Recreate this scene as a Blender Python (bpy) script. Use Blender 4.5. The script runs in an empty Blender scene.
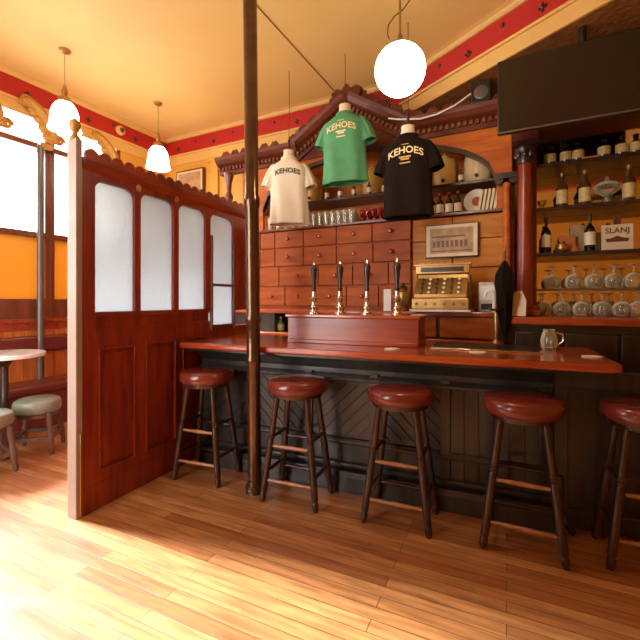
import bpy, bmesh, math, random
from math import sin, cos, pi, radians, sqrt
from mathutils import Vector, Matrix
random.seed(4)
D = bpy.data
SC = bpy.context.scene
COL = SC.collection
H = 1.3            # camera height

# ------------------------------------------------------------------ materials
def nmat(name):
    m = D.materials.new(name); m.use_nodes = True
    nt = m.node_tree
    return m, nt, nt.nodes['Principled BSDF']

def rgb(c): return (c[0], c[1], c[2], 1)

def plain(name, c, rough=.5, metal=0, noise=.15, scale=8, emit=None, estr=0, bump=0, spec=.5, coat=0):
    m, nt, p = nmat(name)
    p.inputs['Roughness'].default_value = rough
    p.inputs['Metallic'].default_value = metal
    p.inputs['Specular IOR Level'].default_value = spec
    p.inputs['Coat Weight'].default_value = coat
    tc = nt.nodes.new('ShaderNodeTexCoord')
    n = nt.nodes.new('ShaderNodeTexNoise'); n.inputs['Scale'].default_value = scale; n.inputs['Detail'].default_value = 4
    nt.links.new(tc.outputs['Object'], n.inputs['Vector'])
    r = nt.nodes.new('ShaderNodeMix'); r.data_type = 'RGBA'
    r.inputs['A'].default_value = rgb([x*(1-noise) for x in c]); r.inputs['B'].default_value = rgb([min(1, x*(1+noise)) for x in c])
    nt.links.new(n.outputs['Fac'], r.inputs['Factor']); nt.links.new(r.outputs['Result'], p.inputs['Base Color'])
    if bump:
        b = nt.nodes.new('ShaderNodeBump'); b.inputs['Strength'].default_value = bump; b.inputs['Distance'].default_value = .01
        nt.links.new(n.outputs['Fac'], b.inputs['Height']); nt.links.new(b.outputs['Normal'], p.inputs['Normal'])
    if emit:
        p.inputs['Emission Color'].default_value = rgb(emit); p.inputs['Emission Strength'].default_value = estr
    return m

def wood(name, c1, c2, rough=.3, grain=(3, 3, .35), scale=6, coat=.25, spec=.5):
    m, nt, p = nmat(name); p.inputs['Specular IOR Level'].default_value = spec
    p.inputs['Roughness'].default_value = rough; p.inputs['Coat Weight'].default_value = coat; p.inputs['Coat Roughness'].default_value = .2
    tc = nt.nodes.new('ShaderNodeTexCoord'); mp = nt.nodes.new('ShaderNodeMapping'); mp.inputs['Scale'].default_value = grain
    n = nt.nodes.new('ShaderNodeTexNoise'); n.inputs['Scale'].default_value = scale; n.inputs['Detail'].default_value = 6; n.inputs['Distortion'].default_value = .6
    nt.links.new(tc.outputs['Object'], mp.inputs['Vector']); nt.links.new(mp.outputs['Vector'], n.inputs['Vector'])
    cr = nt.nodes.new('ShaderNodeValToRGB'); cr.color_ramp.elements[0].position = .32; cr.color_ramp.elements[1].position = .68
    cr.color_ramp.elements[0].color = rgb(c1); cr.color_ramp.elements[1].color = rgb(c2)
    nt.links.new(n.outputs['Fac'], cr.inputs['Fac']); nt.links.new(cr.outputs['Color'], p.inputs['Base Color'])
    b = nt.nodes.new('ShaderNodeBump'); b.inputs['Strength'].default_value = .15; b.inputs['Distance'].default_value = .004
    nt.links.new(n.outputs['Fac'], b.inputs['Height']); nt.links.new(b.outputs['Normal'], p.inputs['Normal'])
    return m

def glass(name, tint=(1, 1, 1), body=0.0, bodycol=(.8, .8, .8), rough=.02):
    m = D.materials.new(name); m.use_nodes = True; nt = m.node_tree; nt.nodes.clear()
    o = nt.nodes.new('ShaderNodeOutputMaterial'); t = nt.nodes.new('ShaderNodeBsdfTransparent'); g = nt.nodes.new('ShaderNodeBsdfGlossy')
    t.inputs['Color'].default_value = rgb(tint); g.inputs['Roughness'].default_value = rough
    f = nt.nodes.new('ShaderNodeFresnel'); f.inputs['IOR'].default_value = 1.5
    mx = nt.nodes.new('ShaderNodeMixShader')
    nt.links.new(f.outputs[0], mx.inputs[0]); nt.links.new(t.outputs[0], mx.inputs[1]); nt.links.new(g.outputs[0], mx.inputs[2])
    last = mx
    if body:
        d = nt.nodes.new('ShaderNodeBsdfDiffuse'); d.inputs['Color'].default_value = rgb(bodycol)
        m2 = nt.nodes.new('ShaderNodeMixShader')
        lw = nt.nodes.new('ShaderNodeLayerWeight'); lw.inputs['Blend'].default_value = .45
        mr = nt.nodes.new('ShaderNodeMapRange'); mr.inputs['From Min'].default_value = .15; mr.inputs['From Max'].default_value = .9
        mr.inputs['To Min'].default_value = .06; mr.inputs['To Max'].default_value = body
        nt.links.new(lw.outputs['Facing'], mr.inputs['Value']); nt.links.new(mr.outputs['Result'], m2.inputs[0])
        nt.links.new(mx.outputs[0], m2.inputs[1]); nt.links.new(d.outputs[0], m2.inputs[2]); last = m2
    nt.links.new(last.outputs[0], o.inputs['Surface'])
    return m

def translucent(name, c, gloss=.1, trans=.75, bumps=60, through=0.0):
    m = D.materials.new(name); m.use_nodes = True; nt = m.node_tree; nt.nodes.clear()
    o = nt.nodes.new('ShaderNodeOutputMaterial'); t = nt.nodes.new('ShaderNodeBsdfTranslucent'); d = nt.nodes.new('ShaderNodeBsdfDiffuse')
    g = nt.nodes.new('ShaderNodeBsdfGlossy'); g.inputs['Roughness'].default_value = .15
    for x in (t, d): x.inputs['Color'].default_value = rgb(c)
    m1 = nt.nodes.new('ShaderNodeMixShader'); m1.inputs[0].default_value = trans
    m2 = nt.nodes.new('ShaderNodeMixShader'); m2.inputs[0].default_value = gloss
    nt.links.new(d.outputs[0], m1.inputs[1]); nt.links.new(t.outputs[0], m1.inputs[2])
    last = m1
    if through:
        r = nt.nodes.new('ShaderNodeBsdfRefraction'); r.inputs['Roughness'].default_value = .55; r.inputs['IOR'].default_value = 1.15
        m3 = nt.nodes.new('ShaderNodeMixShader'); m3.inputs[0].default_value = through
        nt.links.new(m1.outputs[0], m3.inputs[1]); nt.links.new(r.outputs[0], m3.inputs[2]); last = m3
    nt.links.new(last.outputs[0], m2.inputs[1]); nt.links.new(g.outputs[0], m2.inputs[2])
    tc = nt.nodes.new('ShaderNodeTexCoord'); n = nt.nodes.new('ShaderNodeTexNoise'); n.inputs['Scale'].default_value = bumps
    b = nt.nodes.new('ShaderNodeBump'); b.inputs['Strength'].default_value = .5; b.inputs['Distance'].default_value = .01
    nt.links.new(tc.outputs['Object'], n.inputs['Vector']); nt.links.new(n.outputs['Fac'], b.inputs['Height'])
    for x in (t, d, g): nt.links.new(b.outputs['Normal'], x.inputs['Normal'])
    nt.links.new(m2.outputs[0], o.inputs['Surface'])
    return m

def emitter(name, c, s):
    m, nt, p = nmat(name)
    p.inputs['Base Color'].default_value = (.9, .9, .88, 1); p.inputs['Emission Color'].default_value = rgb(c); p.inputs['Emission Strength'].default_value = s
    return m

def floor_mat():
    m, nt, p = nmat('oak_boards')
    tc = nt.nodes.new('ShaderNodeTexCoord')
    def brick(w, off, c1, c2):
        b = nt.nodes.new('ShaderNodeTexBrick'); b.offset = off; b.offset_frequency = 2
        b.inputs['Scale'].default_value = 1; b.inputs['Brick Width'].default_value = w; b.inputs['Row Height'].default_value = .068
        b.inputs['Mortar Size'].default_value = .0018; b.inputs['Mortar Smooth'].default_value = .3; b.inputs['Bias'].default_value = 0
        b.inputs['Color1'].default_value = rgb(c1); b.inputs['Color2'].default_value = rgb(c2); b.inputs['Mortar'].default_value = (.03, .012, .005, 1)
        nt.links.new(tc.outputs['Object'], b.inputs['Vector'])
        return b
    b1 = brick(1.35, .37, FLOOR1, FLOOR2)
    mp = nt.nodes.new('ShaderNodeMapping'); mp.inputs['Scale'].default_value = (1.2, 14, 1)
    n = nt.nodes.new('ShaderNodeTexNoise'); n.inputs['Scale'].default_value = 3; n.inputs['Detail'].default_value = 7; n.inputs['Distortion'].default_value = .4
    nt.links.new(tc.outputs['Object'], mp.inputs['Vector']); nt.links.new(mp.outputs['Vector'], n.inputs['Vector'])
    cr = nt.nodes.new('ShaderNodeValToRGB'); cr.color_ramp.elements[0].position = .3; cr.color_ramp.elements[1].position = .7
    cr.color_ramp.elements[0].color = (.55, .48, .42, 1); cr.color_ramp.elements[1].color = (1.15, 1.1, 1.05, 1)
    nt.links.new(n.outputs['Fac'], cr.inputs['Fac'])
    mu = nt.nodes.new('ShaderNodeMix'); mu.data_type = 'RGBA'; mu.blend_type = 'MULTIPLY'; mu.inputs['Factor'].default_value = 1
    nt.links.new(b1.outputs['Color'], mu.inputs['A']); nt.links.new(cr.outputs['Color'], mu.inputs['B'])
    nt.links.new(mu.outputs['Result'], p.inputs['Base Color'])
    n2 = nt.nodes.new('ShaderNodeTexNoise'); n2.inputs['Scale'].default_value = 2.2; n2.inputs['Detail'].default_value = 5
    nt.links.new(tc.outputs['Object'], n2.inputs['Vector'])
    mr = nt.nodes.new('ShaderNodeMapRange'); mr.inputs['To Min'].default_value = .3; mr.inputs['To Max'].default_value = .55
    nt.links.new(n2.outputs['Fac'], mr.inputs['Value']); nt.links.new(mr.outputs['Result'], p.inputs['Roughness'])
    b = nt.nodes.new('ShaderNodeBump'); b.inputs['Strength'].default_value = .4; b.inputs['Distance'].default_value = .003; b.invert = True
    nt.links.new(b1.outputs['Fac'], b.inputs['Height']); nt.links.new(b.outputs['Normal'], p.inputs['Normal'])
    p.inputs['Coat Weight'].default_value = 1; p.inputs['Coat Roughness'].default_value = .36; p.inputs['Coat IOR'].default_value = 1.6
    return m

FLOOR1 = (.68, .32, .11); FLOOR2 = (.42, .14, .034)
M = {}
M['floor'] = floor_mat()
M['red_wood'] = wood('red_mahogany', (.17, .018, .006), (.34, .043, .011))
M['red_wood_h'] = wood('red_mahogany_across', (.20, .024, .008), (.38, .058, .014), grain=(.4, 3, 3))
M['orange_wood'] = wood('orange_stained_pine', (.38, .075, .010), (.58, .16, .02), grain=(.5, 3, 3), rough=.45, coat=0, spec=.25)
M['drawer'] = wood('reddish_drawer_fronts', (.25, .043, .005), (.41, .095, .010), grain=(.5, 3, 3), rough=.45, coat=0, spec=.2)
M['gold_wood'] = wood('honey_panels', (.42, .13, .018), (.60, .25, .035), grain=(.5, 3, 3), rough=.45, coat=0, spec=.25)
M['mottled'] = plain('mottled_silver', (.5, .48, .44), rough=.4, noise=.5, scale=30)
M['wainscot'] = wood('orange_wainscot', (.42, .10, .018), (.62, .19, .035), grain=(6, 6, .5), rough=.4)
M['dark_wood'] = wood('dark_ebonised_wood', (.018, .010, .007), (.045, .022, .014), rough=.3)
M['black_paint'] = wood('black_bar_front', (.020, .017, .014), (.042, .036, .030), rough=.33, coat=.4)
M['stool_wood'] = wood('stool_legs_dark', (.022, .008, .005), (.065, .020, .010), rough=.3)
M['stool_bar'] = wood('worn_rung', (.30, .12, .045), (.45, .20, .08), rough=.4, grain=(3, 3, 3))
M['brown_wood'] = wood('brown_frame', (.11, .028, .012), (.2, .055, .02))
M['counter'] = wood('counter_top_mahogany', (.26, .035, .010), (.44, .080, .020), rough=.18, grain=(.35, 3, 3), coat=.6)
M['leather'] = plain('burgundy_leather', (.17, .024, .015), rough=.22, noise=.25, scale=12, coat=.3, bump=.1)
M['bench_leather'] = plain('maroon_leather', (.14, .022, .016), rough=.3, noise=.2, coat=.2)
M['green_leather'] = plain('sage_leather', (.20, .22, .165), rough=.35, noise=.15)
M['grey_wood'] = wood('weathered_stool_wood', (.07, .035, .02), (.15, .07, .04), rough=.5)
M['ceiling'] = plain('yellow_ceiling_paint', (.80, .56, .20), rough=.6, noise=.08, scale=1.5)
M['wall'] = plain('ochre_wall_paint', (.64, .33, .05), rough=.6, noise=.15, scale=3)
M['cream'] = plain('cream_gold_moulding', (.68, .42, .13), rough=.45, noise=.1)
M['band'] = plain('crimson_frieze', (.42, .012, .010), rough=.45, noise=.15, scale=4)
M['frieze'] = plain('embossed_brown_gold', (.30, .12, .035), rough=.4, noise=.75, scale=22, bump=.8)
M['gilt'] = plain('gilt', (.42, .20, .035), rough=.5, metal=.1, noise=.3, scale=20)
M['brass'] = plain('brass', (.42, .25, .09), rough=.34, metal=.85, noise=.2, scale=20)
M['chrome'] = plain('polished_metal', (.75, .68, .58), rough=.18, metal=1, noise=.05)
M['pole'] = plain('worn_bronze_paint', (.12, .065, .035), rough=.18, metal=.75, noise=.6, scale=14, bump=.3)
M['post_sheen'] = plain('pale_sheen_edge', (.34, .235, .185), rough=.4, noise=.15, scale=6)  # pale tone puts the bright window's sheen on the post into the colour
M['pipe'] = plain('grey_pipe', (.12, .10, .085), rough=.35, metal=.3)
M['black'] = plain('black_plastic', (.012, .010, .009), rough=.35)
M['screen'] = plain('dark_screen', (.020, .012, .007), rough=.16, noise=.2, scale=2)
M['white'] = plain('white_plastic', (.75, .72, .64), rough=.4, noise=.05)
M['paper'] = plain('cream_paper', (.72, .60, .40), rough=.6, noise=.12)
M['printcol'] = plain('sepia_print', (.42, .26, .13), rough=.5, noise=.7, scale=16)
M['green_cloth'] = plain('green_cotton', (.085, .30, .135), rough=.9, noise=.2, scale=14)
M['white_cloth'] = plain('white_cotton', (.80, .71, .56), rough=.9, noise=.08, scale=14)
M['black_cloth'] = plain('black_cotton', (.011, .006, .004), spec=.15, rough=.9, noise=.3, scale=14)
M['cream_ink'] = plain('cream_ink', (.85, .68, .38), rough=.6)
M['gold_ink'] = plain('gold_ink', (.55, .35, .08), rough=.6)
M['black_ink'] = plain('black_ink', (.02, .016, .014), rough=.6)
M['window_glass'] = glass('window_glass')
M['clear'] = glass('drinking_glass', (.98, .97, .92), .85, (1, .92, .72))
M['redglass'] = glass('ruby_glass', (.95, .55, .48), .8, (.65, .12, .08))
M['greenglass'] = glass('green_glass', (.55, .7, .45), .35, (.35, .42, .22))
M['frosted'] = translucent('frosted_textured_glass', (.50, .53, .54), .10, .6, 70, .22)
M['amber'] = translucent('amber_panel', (.62, .33, .05), .06, .25, 8)
M['globe'] = emitter('opal_globe', (1, .86, .62), 30)
M['shade'] = emitter('opal_shade', (1, .88, .66), 14)
M['bottle_dark'] = plain('dark_bottle_glass', (.015, .012, .008), rough=.08, noise=.1, coat=.5)
M['bottle_amber'] = plain('amber_bottle_glass', (.10, .04, .012), rough=.08, noise=.1, coat=.5)
M['bottle_green'] = plain('green_bottle_glass', (.18, .26, .05), rough=.1, noise=.1)
M['label_white'] = plain('white_label', (.78, .70, .54), rough=.6)
M['label_gold'] = plain('gold_label', (.62, .48, .20), rough=.5, noise=.5, scale=60)
M['label_red'] = plain('red_label', (.45, .06, .03), rough=.5)
M['jar_ochre'] = plain('ochre_stoneware', (.74, .49, .15), rough=.3, noise=.15)
M['jar_cream'] = plain('cream_stoneware', (.80, .64, .38), rough=.3, noise=.1)
M['orange_box'] = plain('orange_card', (.55, .16, .03), rough=.5, noise=.3, scale=30)
M['marble'] = plain('white_table_laminate', (.80, .78, .74), rough=.2, noise=.1)
M['mat_white'] = plain('beer_mat', (.85, .75, .58), rough=.6)
m, nt, p = nmat('bar_mirror'); p.inputs['Base Color'].default_value = (.86, .72, .50, 1); p.inputs['Metallic'].default_value = 1; p.inputs['Roughness'].default_value = .06
M['mirror'] = m

# ------------------------------------------------------------------ mesh builder
class MB:
    def __init__(s): s.bm = bmesh.new()
    def box(s, x0, x1, y0, y1, z0, z1, mt=None):
        vs = [s.bm.verts.new((x, y, z)) for x in (x0, x1) for y in (y0, y1) for z in (z0, z1)]
        for f in ((0, 1, 3, 2), (4, 6, 7, 5), (0, 4, 5, 1), (2, 3, 7, 6), (0, 2, 6, 4), (1, 5, 7, 3)):
            s.bm.faces.new([vs[i] for i in f])
        if mt is not None:
            for v in vs: v.co = mt @ v.co
        return s
    def loft(s, rings, cap=True, closed=True):
        R = [[s.bm.verts.new(p) for p in r] for r in rings]
        n = len(R[0])
        for a, b in zip(R, R[1:]):
            for i in range(n if closed else n-1):
                j = (i+1) % n
                s.bm.faces.new((a[i], a[j], b[j], b[i]))
        if cap:
            s.bm.faces.new(list(reversed(R[0]))); s.bm.faces.new(R[-1])
        return s
    def lathe(s, prof, p0=(0, 0, 0), p1=None, seg=16, cap=True):
        """prof = [(r, h)]; axis +z from p0, or along p0->p1 with h as a distance"""
        p0 = Vector(p0); d = Vector((0, 0, 1)) if p1 is None else (Vector(p1)-p0).normalized()
        q = Vector((0, 0, 1)).rotation_difference(d)
        s.loft([[p0 + q @ Vector((max(r, .0004)*cos(2*pi*i/seg), max(r, .0004)*sin(2*pi*i/seg), h)) for i in range(seg)] for r, h in prof], cap)
        return s
    def cyl(s, p0, p1, r0, r1=None, seg=12):
        L = (Vector(p1)-Vector(p0)).length
        return s.lathe([(r0, 0), (r1 if r1 is not None else r0, L)], p0, p1, seg)
    def sphere(s, c, r, sc=(1, 1, 1), seg=16):
        n = seg//2
        s.loft([[(c[0]+sc[0]*r*max(sin(pi*j/n), .01)*cos(2*pi*i/seg), c[1]+sc[1]*r*max(sin(pi*j/n), .01)*sin(2*pi*i/seg), c[2]-sc[2]*r*cos(pi*j/n)) for i in range(seg)] for j in range(n+1)])
        return s
    def prism(s, pts, y0, y1):        # outline in x,z ; extruded along y
        a = [s.bm.verts.new((x, y0, z)) for x, z in pts]; b = [s.bm.verts.new((x, y1, z)) for x, z in pts]
        n = len(pts)
        s.bm.faces.new(a); s.bm.faces.new(list(reversed(b)))
        for i in range(n):
            j = (i+1) % n; s.bm.faces.new((a[j], a[i], b[i], b[j]))
        return s
    def slab(s, pts, z0, z1):         # outline in x,y ; extruded along z
        a = [s.bm.verts.new((x, y, z0)) for x, y in pts]; b = [s.bm.verts.new((x, y, z1)) for x, y in pts]
        n = len(pts)
        s.bm.faces.new(list(reversed(a))); s.bm.faces.new(b)
        for i in range(n):
            j = (i+1) % n; s.bm.faces.new((a[i], a[j], b[j], b[i]))
        return s
    def profile_x(s, pts, x0, x1):    # outline in y,z ; extruded along x
        a = [s.bm.verts.new((x0, y, z)) for y, z in pts]; b = [s.bm.verts.new((x1, y, z)) for y, z in pts]
        n = len(pts)
        s.bm.faces.new(list(reversed(a))); s.bm.faces.new(b)
        for i in range(n):
            j = (i+1) % n; s.bm.faces.new((a[i], a[j], b[j], b[i]))
        return s
    def tube(s, pts, r, seg=8, radii=None):
        pts = [Vector(p) for p in pts]; rings = []
        up = Vector((0, 0, 1)); prev = None
        for i, p in enumerate(pts):
            d = (pts[min(i+1, len(pts)-1)] - pts[max(i-1, 0)]).normalized()
            x = prev if prev is not None else (Vector((1, 0, 0)) if abs(d.x) < .8 else Vector((0, 1, 0)))
            y = d.cross(x).normalized(); x = y.cross(d).normalized(); prev = x
            rr = radii[i] if radii else r
            rings.append([p + x*rr*cos(2*pi*k/seg) + y*rr*sin(2*pi*k/seg) for k in range(seg)])
        s.loft(rings); return s
    def build(s, name, mat, parent=None, smooth=True, bevel=0, frame=None, mats=None):
        bmesh.ops.recalc_face_normals(s.bm, faces=s.bm.faces)
        me = D.meshes.new(name); s.bm.to_mesh(me); s.bm.free()
        me.materials.append(mat)
        if smooth:
            for f in me.polygons: f.use_smooth = True
            me.set_sharp_from_angle(angle=radians(38))
        o = D.objects.new(name, me); COL.objects.link(o)
        if parent is not None: o.parent = parent
        if frame is not None: o.location = frame[0]; o.rotation_euler = (0, 0, frame[1])
        if bevel:
            b = o.modifiers.new('bevel', 'BEVEL'); b.width = bevel; b.segments = 2; b.limit_method = 'ANGLE'; b.angle_limit = radians(50)
        return o

class Frame:
    """a local frame on the floor: x runs along it, y away from the camera"""
    def __init__(s, ox, oy, deg):
        t = radians(deg); s.o = (ox, oy); s.u = (cos(t), -sin(t)); s.v = (sin(t), cos(t)); s.rz = -t
    def w(s, a, b, z=0): return (s.o[0]+a*s.u[0]+b*s.v[0], s.o[1]+a*s.u[1]+b*s.v[1], z)
    def loc(s, X, Y):
        dx, dy = X-s.o[0], Y-s.o[1]
        return (dx*s.u[0]+dy*s.u[1], dx*s.v[0]+dy*s.v[1])
    @property
    def f(s): return ((s.o[0], s.o[1], 0), s.rz)
    def m(s, x, b):   # where a measured bearing meets the real plane y=b : gives local x
        k = (x-320)/400; T = (b+s.o[0]*s.v[0]+s.o[1]*s.v[1])/(k*s.v[0]+s.v[1])
        return s.loc(k*T, T)[0]
ROOM = Frame(-2.26, 5.9, 27)
BAR = Frame(0, 2.78, 23)

def tag(o, label, cat, group=None, kind=None):
    if label: o['label'] = label
    if cat: o['category'] = cat
    if group: o['group'] = group
    if kind: o['kind'] = kind
    return o
def thing(name, label, cat, loc=(0, 0, 0), rz=0, group=None):
    o = D.objects.new(name, None); COL.objects.link(o); o.location = loc; o.rotation_euler = (0, 0, rz); o.empty_display_size = .1
    return tag(o, label, cat, group)
def dup(o, loc=None, rz=None, label=None, parent=None):
    c = o.copy(); COL.objects.link(c)
    if parent is not None: c.parent = parent
    if loc is not None: c.location = loc
    if rz is not None: c.rotation_euler = (0, 0, rz)
    if label: c['label'] = label
    for ch in list(o.children): dup(ch, parent=c)
    return c
def struct(o): o['kind'] = 'structure'; return o

def text_mb(s, size, font_offset=.0, fn=None, shear=0, spacing=1.0, cuts=1):
    cu = D.curves.new('lettering', 'FONT'); cu.body = s; cu.size = size; cu.align_x = 'CENTER'; cu.align_y = 'CENTER'
    cu.offset = font_offset; cu.shear = shear; cu.space_character = spacing; cu.extrude = .0015; cu.resolution_u = 3
    t = D.objects.new('lettering', cu); COL.objects.link(t)
    bpy.context.view_layer.update()
    me = D.meshes.new_from_object(t.evaluated_get(bpy.context.evaluated_depsgraph_get()))
    D.objects.remove(t); D.curves.remove(cu)
    mb = MB(); mb.bm.from_mesh(me); D.meshes.remove(me)
    if cuts: bmesh.ops.subdivide_edges(mb.bm, edges=[e for e in mb.bm.edges if e.calc_length() > size*.15], cuts=cuts, use_grid_fill=False)
    bmesh.ops.triangulate(mb.bm, faces=mb.bm.faces)
    for v in mb.bm.verts:
        x, y, z = v.co
        v.co = fn(x, y, z) if fn else (x, -z, y)
    return mb

# ================================================================== SETTING
ZC = 3.65
BF = -4.75           # wall behind the camera, room frame
AR = 7.3             # right wall
fl = MB(); fl.box(-6.5, 8, -7, 8, -.1, 0).build('floor', M['floor'], smooth=False, frame=((0, 0, 0), radians(-25)))
struct(D.objects['floor'])
struct(MB().box(-.3, AR+.2, BF-.2, .2, ZC, ZC+.1).build('ceiling', M['ceiling'], smooth=False, frame=ROOM.f))
struct(MB().box(-.2, AR+.2, 0, .2, 0, ZC).build('wall_back', M['wall'], smooth=False, frame=ROOM.f))
struct(MB().box(AR, AR+.2, BF, 0, 0, ZC).build('wall_right', M['wall'], smooth=False, frame=ROOM.f))
# window wall on the left
WB = [-.75, -1.62, -2.49, -3.36, -4.23]
wl = MB(); wl.box(-.2, 0, BF-.2, 0, 0, 1.10); wl.box(-.2, 0, BF-.2, 0, 3.35, ZC); wl.box(-.2, 0, -.75, 0, 1.10, 3.35); wl.box(-.2, 0, BF-.2, -4.23, 1.10, 3.35)
struct(wl.build('wall_left', M['wall'], smooth=False, frame=ROOM.f))
for i in range(4):
    b1, b0 = WB[i], WB[i+1]
    w = thing('window_%d' % (i+1), None, None, (ROOM.o[0], ROOM.o[1], 0), ROOM.rz); w['kind'] = 'structure'
    f = MB()
    f.box(-.12, -.02, b0, b0+.05, 1.1, 3.35); f.box(-.12, -.02, b1-.05, b1, 1.1, 3.35)
    f.box(-.121, -.019, b0, b1, 1.1, 1.31); f.box(-.122, -.018, b0, b1, 1.98, 2.04); f.box(-.13, .01, b0, b1, 2.94, 3.0); f.box(-.121, -.019, b0, b1, 3.30, 3.35)
    f.build('window_frame', M['brown_wood'], w, smooth=False, bevel=.004)
    MB().box(-.072, -.066, b0+.05, b1-.05, 2.04, 2.94).box(-.072, -.066, b0+.05, b1-.05, 3.0, 3.3).build('pane', M['window_glass'], w, smooth=False)
    if i < 2: MB().box(-.075, -.063, b0+.05, b1-.05, 1.31, 1.98).build('amber_pane', M['amber'], w, smooth=False)
    else: MB().box(-.072, -.066, b0+.05, b1-.05, 1.31, 1.98).build('pane', M['window_glass'], w, smooth=False)  # unseen lower panes, made clear to let sun onto the floor
struct(MB().box(0, .05, BF, -.02, 1.06, 1.10).box(0, .03, BF, -.02, .98, 1.06).build('trim_1', M['red_wood_h'], smooth=False, frame=ROOM.f, bevel=.005))
# front wall, behind the camera: street windows on its left half
fw = MB(); fw.box(-.2, AR+.2, BF-.2, BF, 0, .5); fw.box(-.2, AR+.2, BF-.2, BF, 3.1, ZC); fw.box(-.2, .35, BF-.2, BF, .5, 3.1); fw.box(2.8, AR+.2, BF-.2, BF, .5, 3.1)
struct(fw.build('wall_front', M['wall'], smooth=False, frame=ROOM.f))
for i in range(2):
    a0 = .35+i*1.225; a1 = a0+1.225
    w = thing('window_%d' % (i+5), None, None, (ROOM.o[0], ROOM.o[1], 0), ROOM.rz); w['kind'] = 'structure'
    f = MB(); f.box(a0, a0+.05, BF-.12, BF-.04, .5, 3.1).box(a1-.05, a1, BF-.12, BF-.04, .5, 3.1).box(a0+.05, a1-.05, BF-.12, BF-.04, .5, .56).box(a0+.05, a1-.05, BF-.12, BF-.04, 3.04, 3.1).box(a0+.05, a1-.05, BF-.12, BF-.04, 2.3, 2.35)
    f.build('window_frame', M['brown_wood'], w, smooth=False)
    MB().box(a0+.05, a1-.05, BF-.08, BF-.075, .56, 2.3).box(a0+.05, a1-.05, BF-.08, BF-.075, 2.35, 3.04).build('pane', M['window_glass'], w, smooth=False)

# frieze: crimson band with cream moulding above and below, studs in it
def band(name, p0, p1, side):   # along a wall line in the room frame; side = normal into the room
    L = (Vector(p1)-Vector(p0)).length; ang = math.atan2(p1[1]-p0[1], p1[0]-p0[0])
    x, y, _ = ROOM.w(*p0); fr = ((x, y, 0), ROOM.rz+ang)
    s = side
    b = struct(MB().box(0, L, min(0, s*.012), max(0, s*.012), 3.39, 3.62).build('trim_'+name, M['band'], smooth=False, frame=fr))
    c = MB(); c.profile_x([(0, ZC), (0, 3.60), (s*.03, 3.60), (s*.045, 3.615), (s*.05, 3.635), (s*.08, ZC)], 0, L)
    c.box(0, L, min(0, s*.03), max(0, s*.03), 3.372, 3.395)
    c.box(0, L, min(0, s*.010), max(0, s*.010), 3.25, 3.372)
    c.build('moulding', M['cream'], b, smooth=False)
    st = MB()
    k = .25
    i = 0
    while k < L-.1:
        z = 3.505 + (.03 if i % 2 else -.03)
        st.lathe([(.022, 0), (.016, .012), (.004, .018)], (k, s*.010, z), (k, s*.03, z), 6)
        if i % 2 == 0:
            for q in range(4):
                a = q*pi/2; st.sphere((k+.024*cos(a), s*.016, z+.024*sin(a)), .012, seg=6)
        k += .33; i += 1
    st.build('studs', M['dark_wood'], b)
band('2', (0, BF), (0, 0), -1)
band('3', (0, 0), (3.486, 0), -1)
band('4', (3.486, 0), (AR, -2.337), -1)
band('5', (4.0, BF), (AR, BF), 1)
# soffit over the back bar
struct(MB().slab([(3.486, -.001), (AR, -2.337), (AR, -.001)], 3.25, ZC-.001).build('ceiling_soffit', M['cream'], smooth=False, frame=ROOM.f))
D.objects['ceiling_soffit'].name = 'ceiling_1'
# brown gold embossed paper between cabinet and soffit, on the back wall
struct(MB().box(2.2, AR, -.012, 0, 2.9, 3.372).build('trim_6', M['frieze'], smooth=False, frame=ROOM.f))
struct(MB().slab([(3.50, -.02), (AR-.01, -2.32), (AR-.01, -.02)], 3.242, 3.25).build('trim_7', M['frieze'], smooth=False, frame=ROOM.f))  # sheet under the soffit; its brown gold also holds painted shade
# ceiling battens, running with the left wall
struct(MB().box(2.79, 2.796, BF, 0, ZC-.005, ZC).build('trim_8', M['brown_wood'], smooth=False, frame=ROOM.f))
# yellow pilaster strips on the snug's back wall
struct(MB().box(.86, 1.0, -.04, 0, 0, 3.25).box(1.08, 1.2, -.03, 0, 0, 3.25).box(.82, 1.24, -.05, 0, 3.18, 3.25).build('trim_9', M['wall'], smooth=False, frame=ROOM.f, bevel=.01))
# wainscot under the windows
wn = MB()
for k in range(46):
    b = -4.7+k*.1
    wn.box(0, .016, b+.003, b+.097, .0, .98)
wn.box(0, .008, BF, 0, 0, .98)
struct(wn.build('trim_10', M['wainscot'], smooth=False, frame=ROOM.f))
wn = MB()
for k in range(10):
    wn.box(k*.12+.003, k*.12+.117, -.016, 0, 0, 1.0)
struct(wn.build('trim_11', M['wainscot'], smooth=False, frame=ROOM.f))

# ================================================================== LIGHT FITTINGS
def pendant(x, y, zc, label):
    t = thing('pendant_lamp', label, 'lamp', (x, y, 0), 0, 'bell shaped pendant lamps over the snug')
    MB().lathe([(.05, 0), (.045, .02), (.012, .035)], (0, 0, ZC), (0, 0, ZC-1), 14).build('ceiling_rose', M['brass'], t)
    c = MB(); z0, z1 = zc+.25, ZC-.03
    n = 12
    for i in range(n):
        a = z0+(z1-z0)*i/n; c.sphere((0, 0, a+(z1-z0)/n/2), (z1-z0)/n*.55, (.22, .12, 1) if i % 2 else (.12, .22, 1), 8)
    c.cyl((0, 0, z0), (0, 0, z1), .003, seg=6)
    c.build('chain', M['brass'], t)
    MB().lathe([(.012, .32), (.03, .26), (.02, .22), (.055, .19), (.065, .14), (.05, .135)], (0, 0, zc-.03), seg=16).build('gallery', M['brass'], t)
    s = MB(); s.lathe([(.05, .13), (.075, .11), (.10, .07), (.115, .02), (.12, -.04), (.125, -.09), (.14, -.13), (.12, -.135), (.06, -.10)], (0, 0, zc), seg=20).build('lamp_shade', M['shade'], t)
    return t
pendant(-2.40, 3.76, 3.03, 'lit bell-shaped opal pendant lamp nearest the street windows, above the newel post')
pendant(-1.93, 4.77, 3.00, 'lit bell-shaped opal pendant lamp near the back left corner of the snug')
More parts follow.
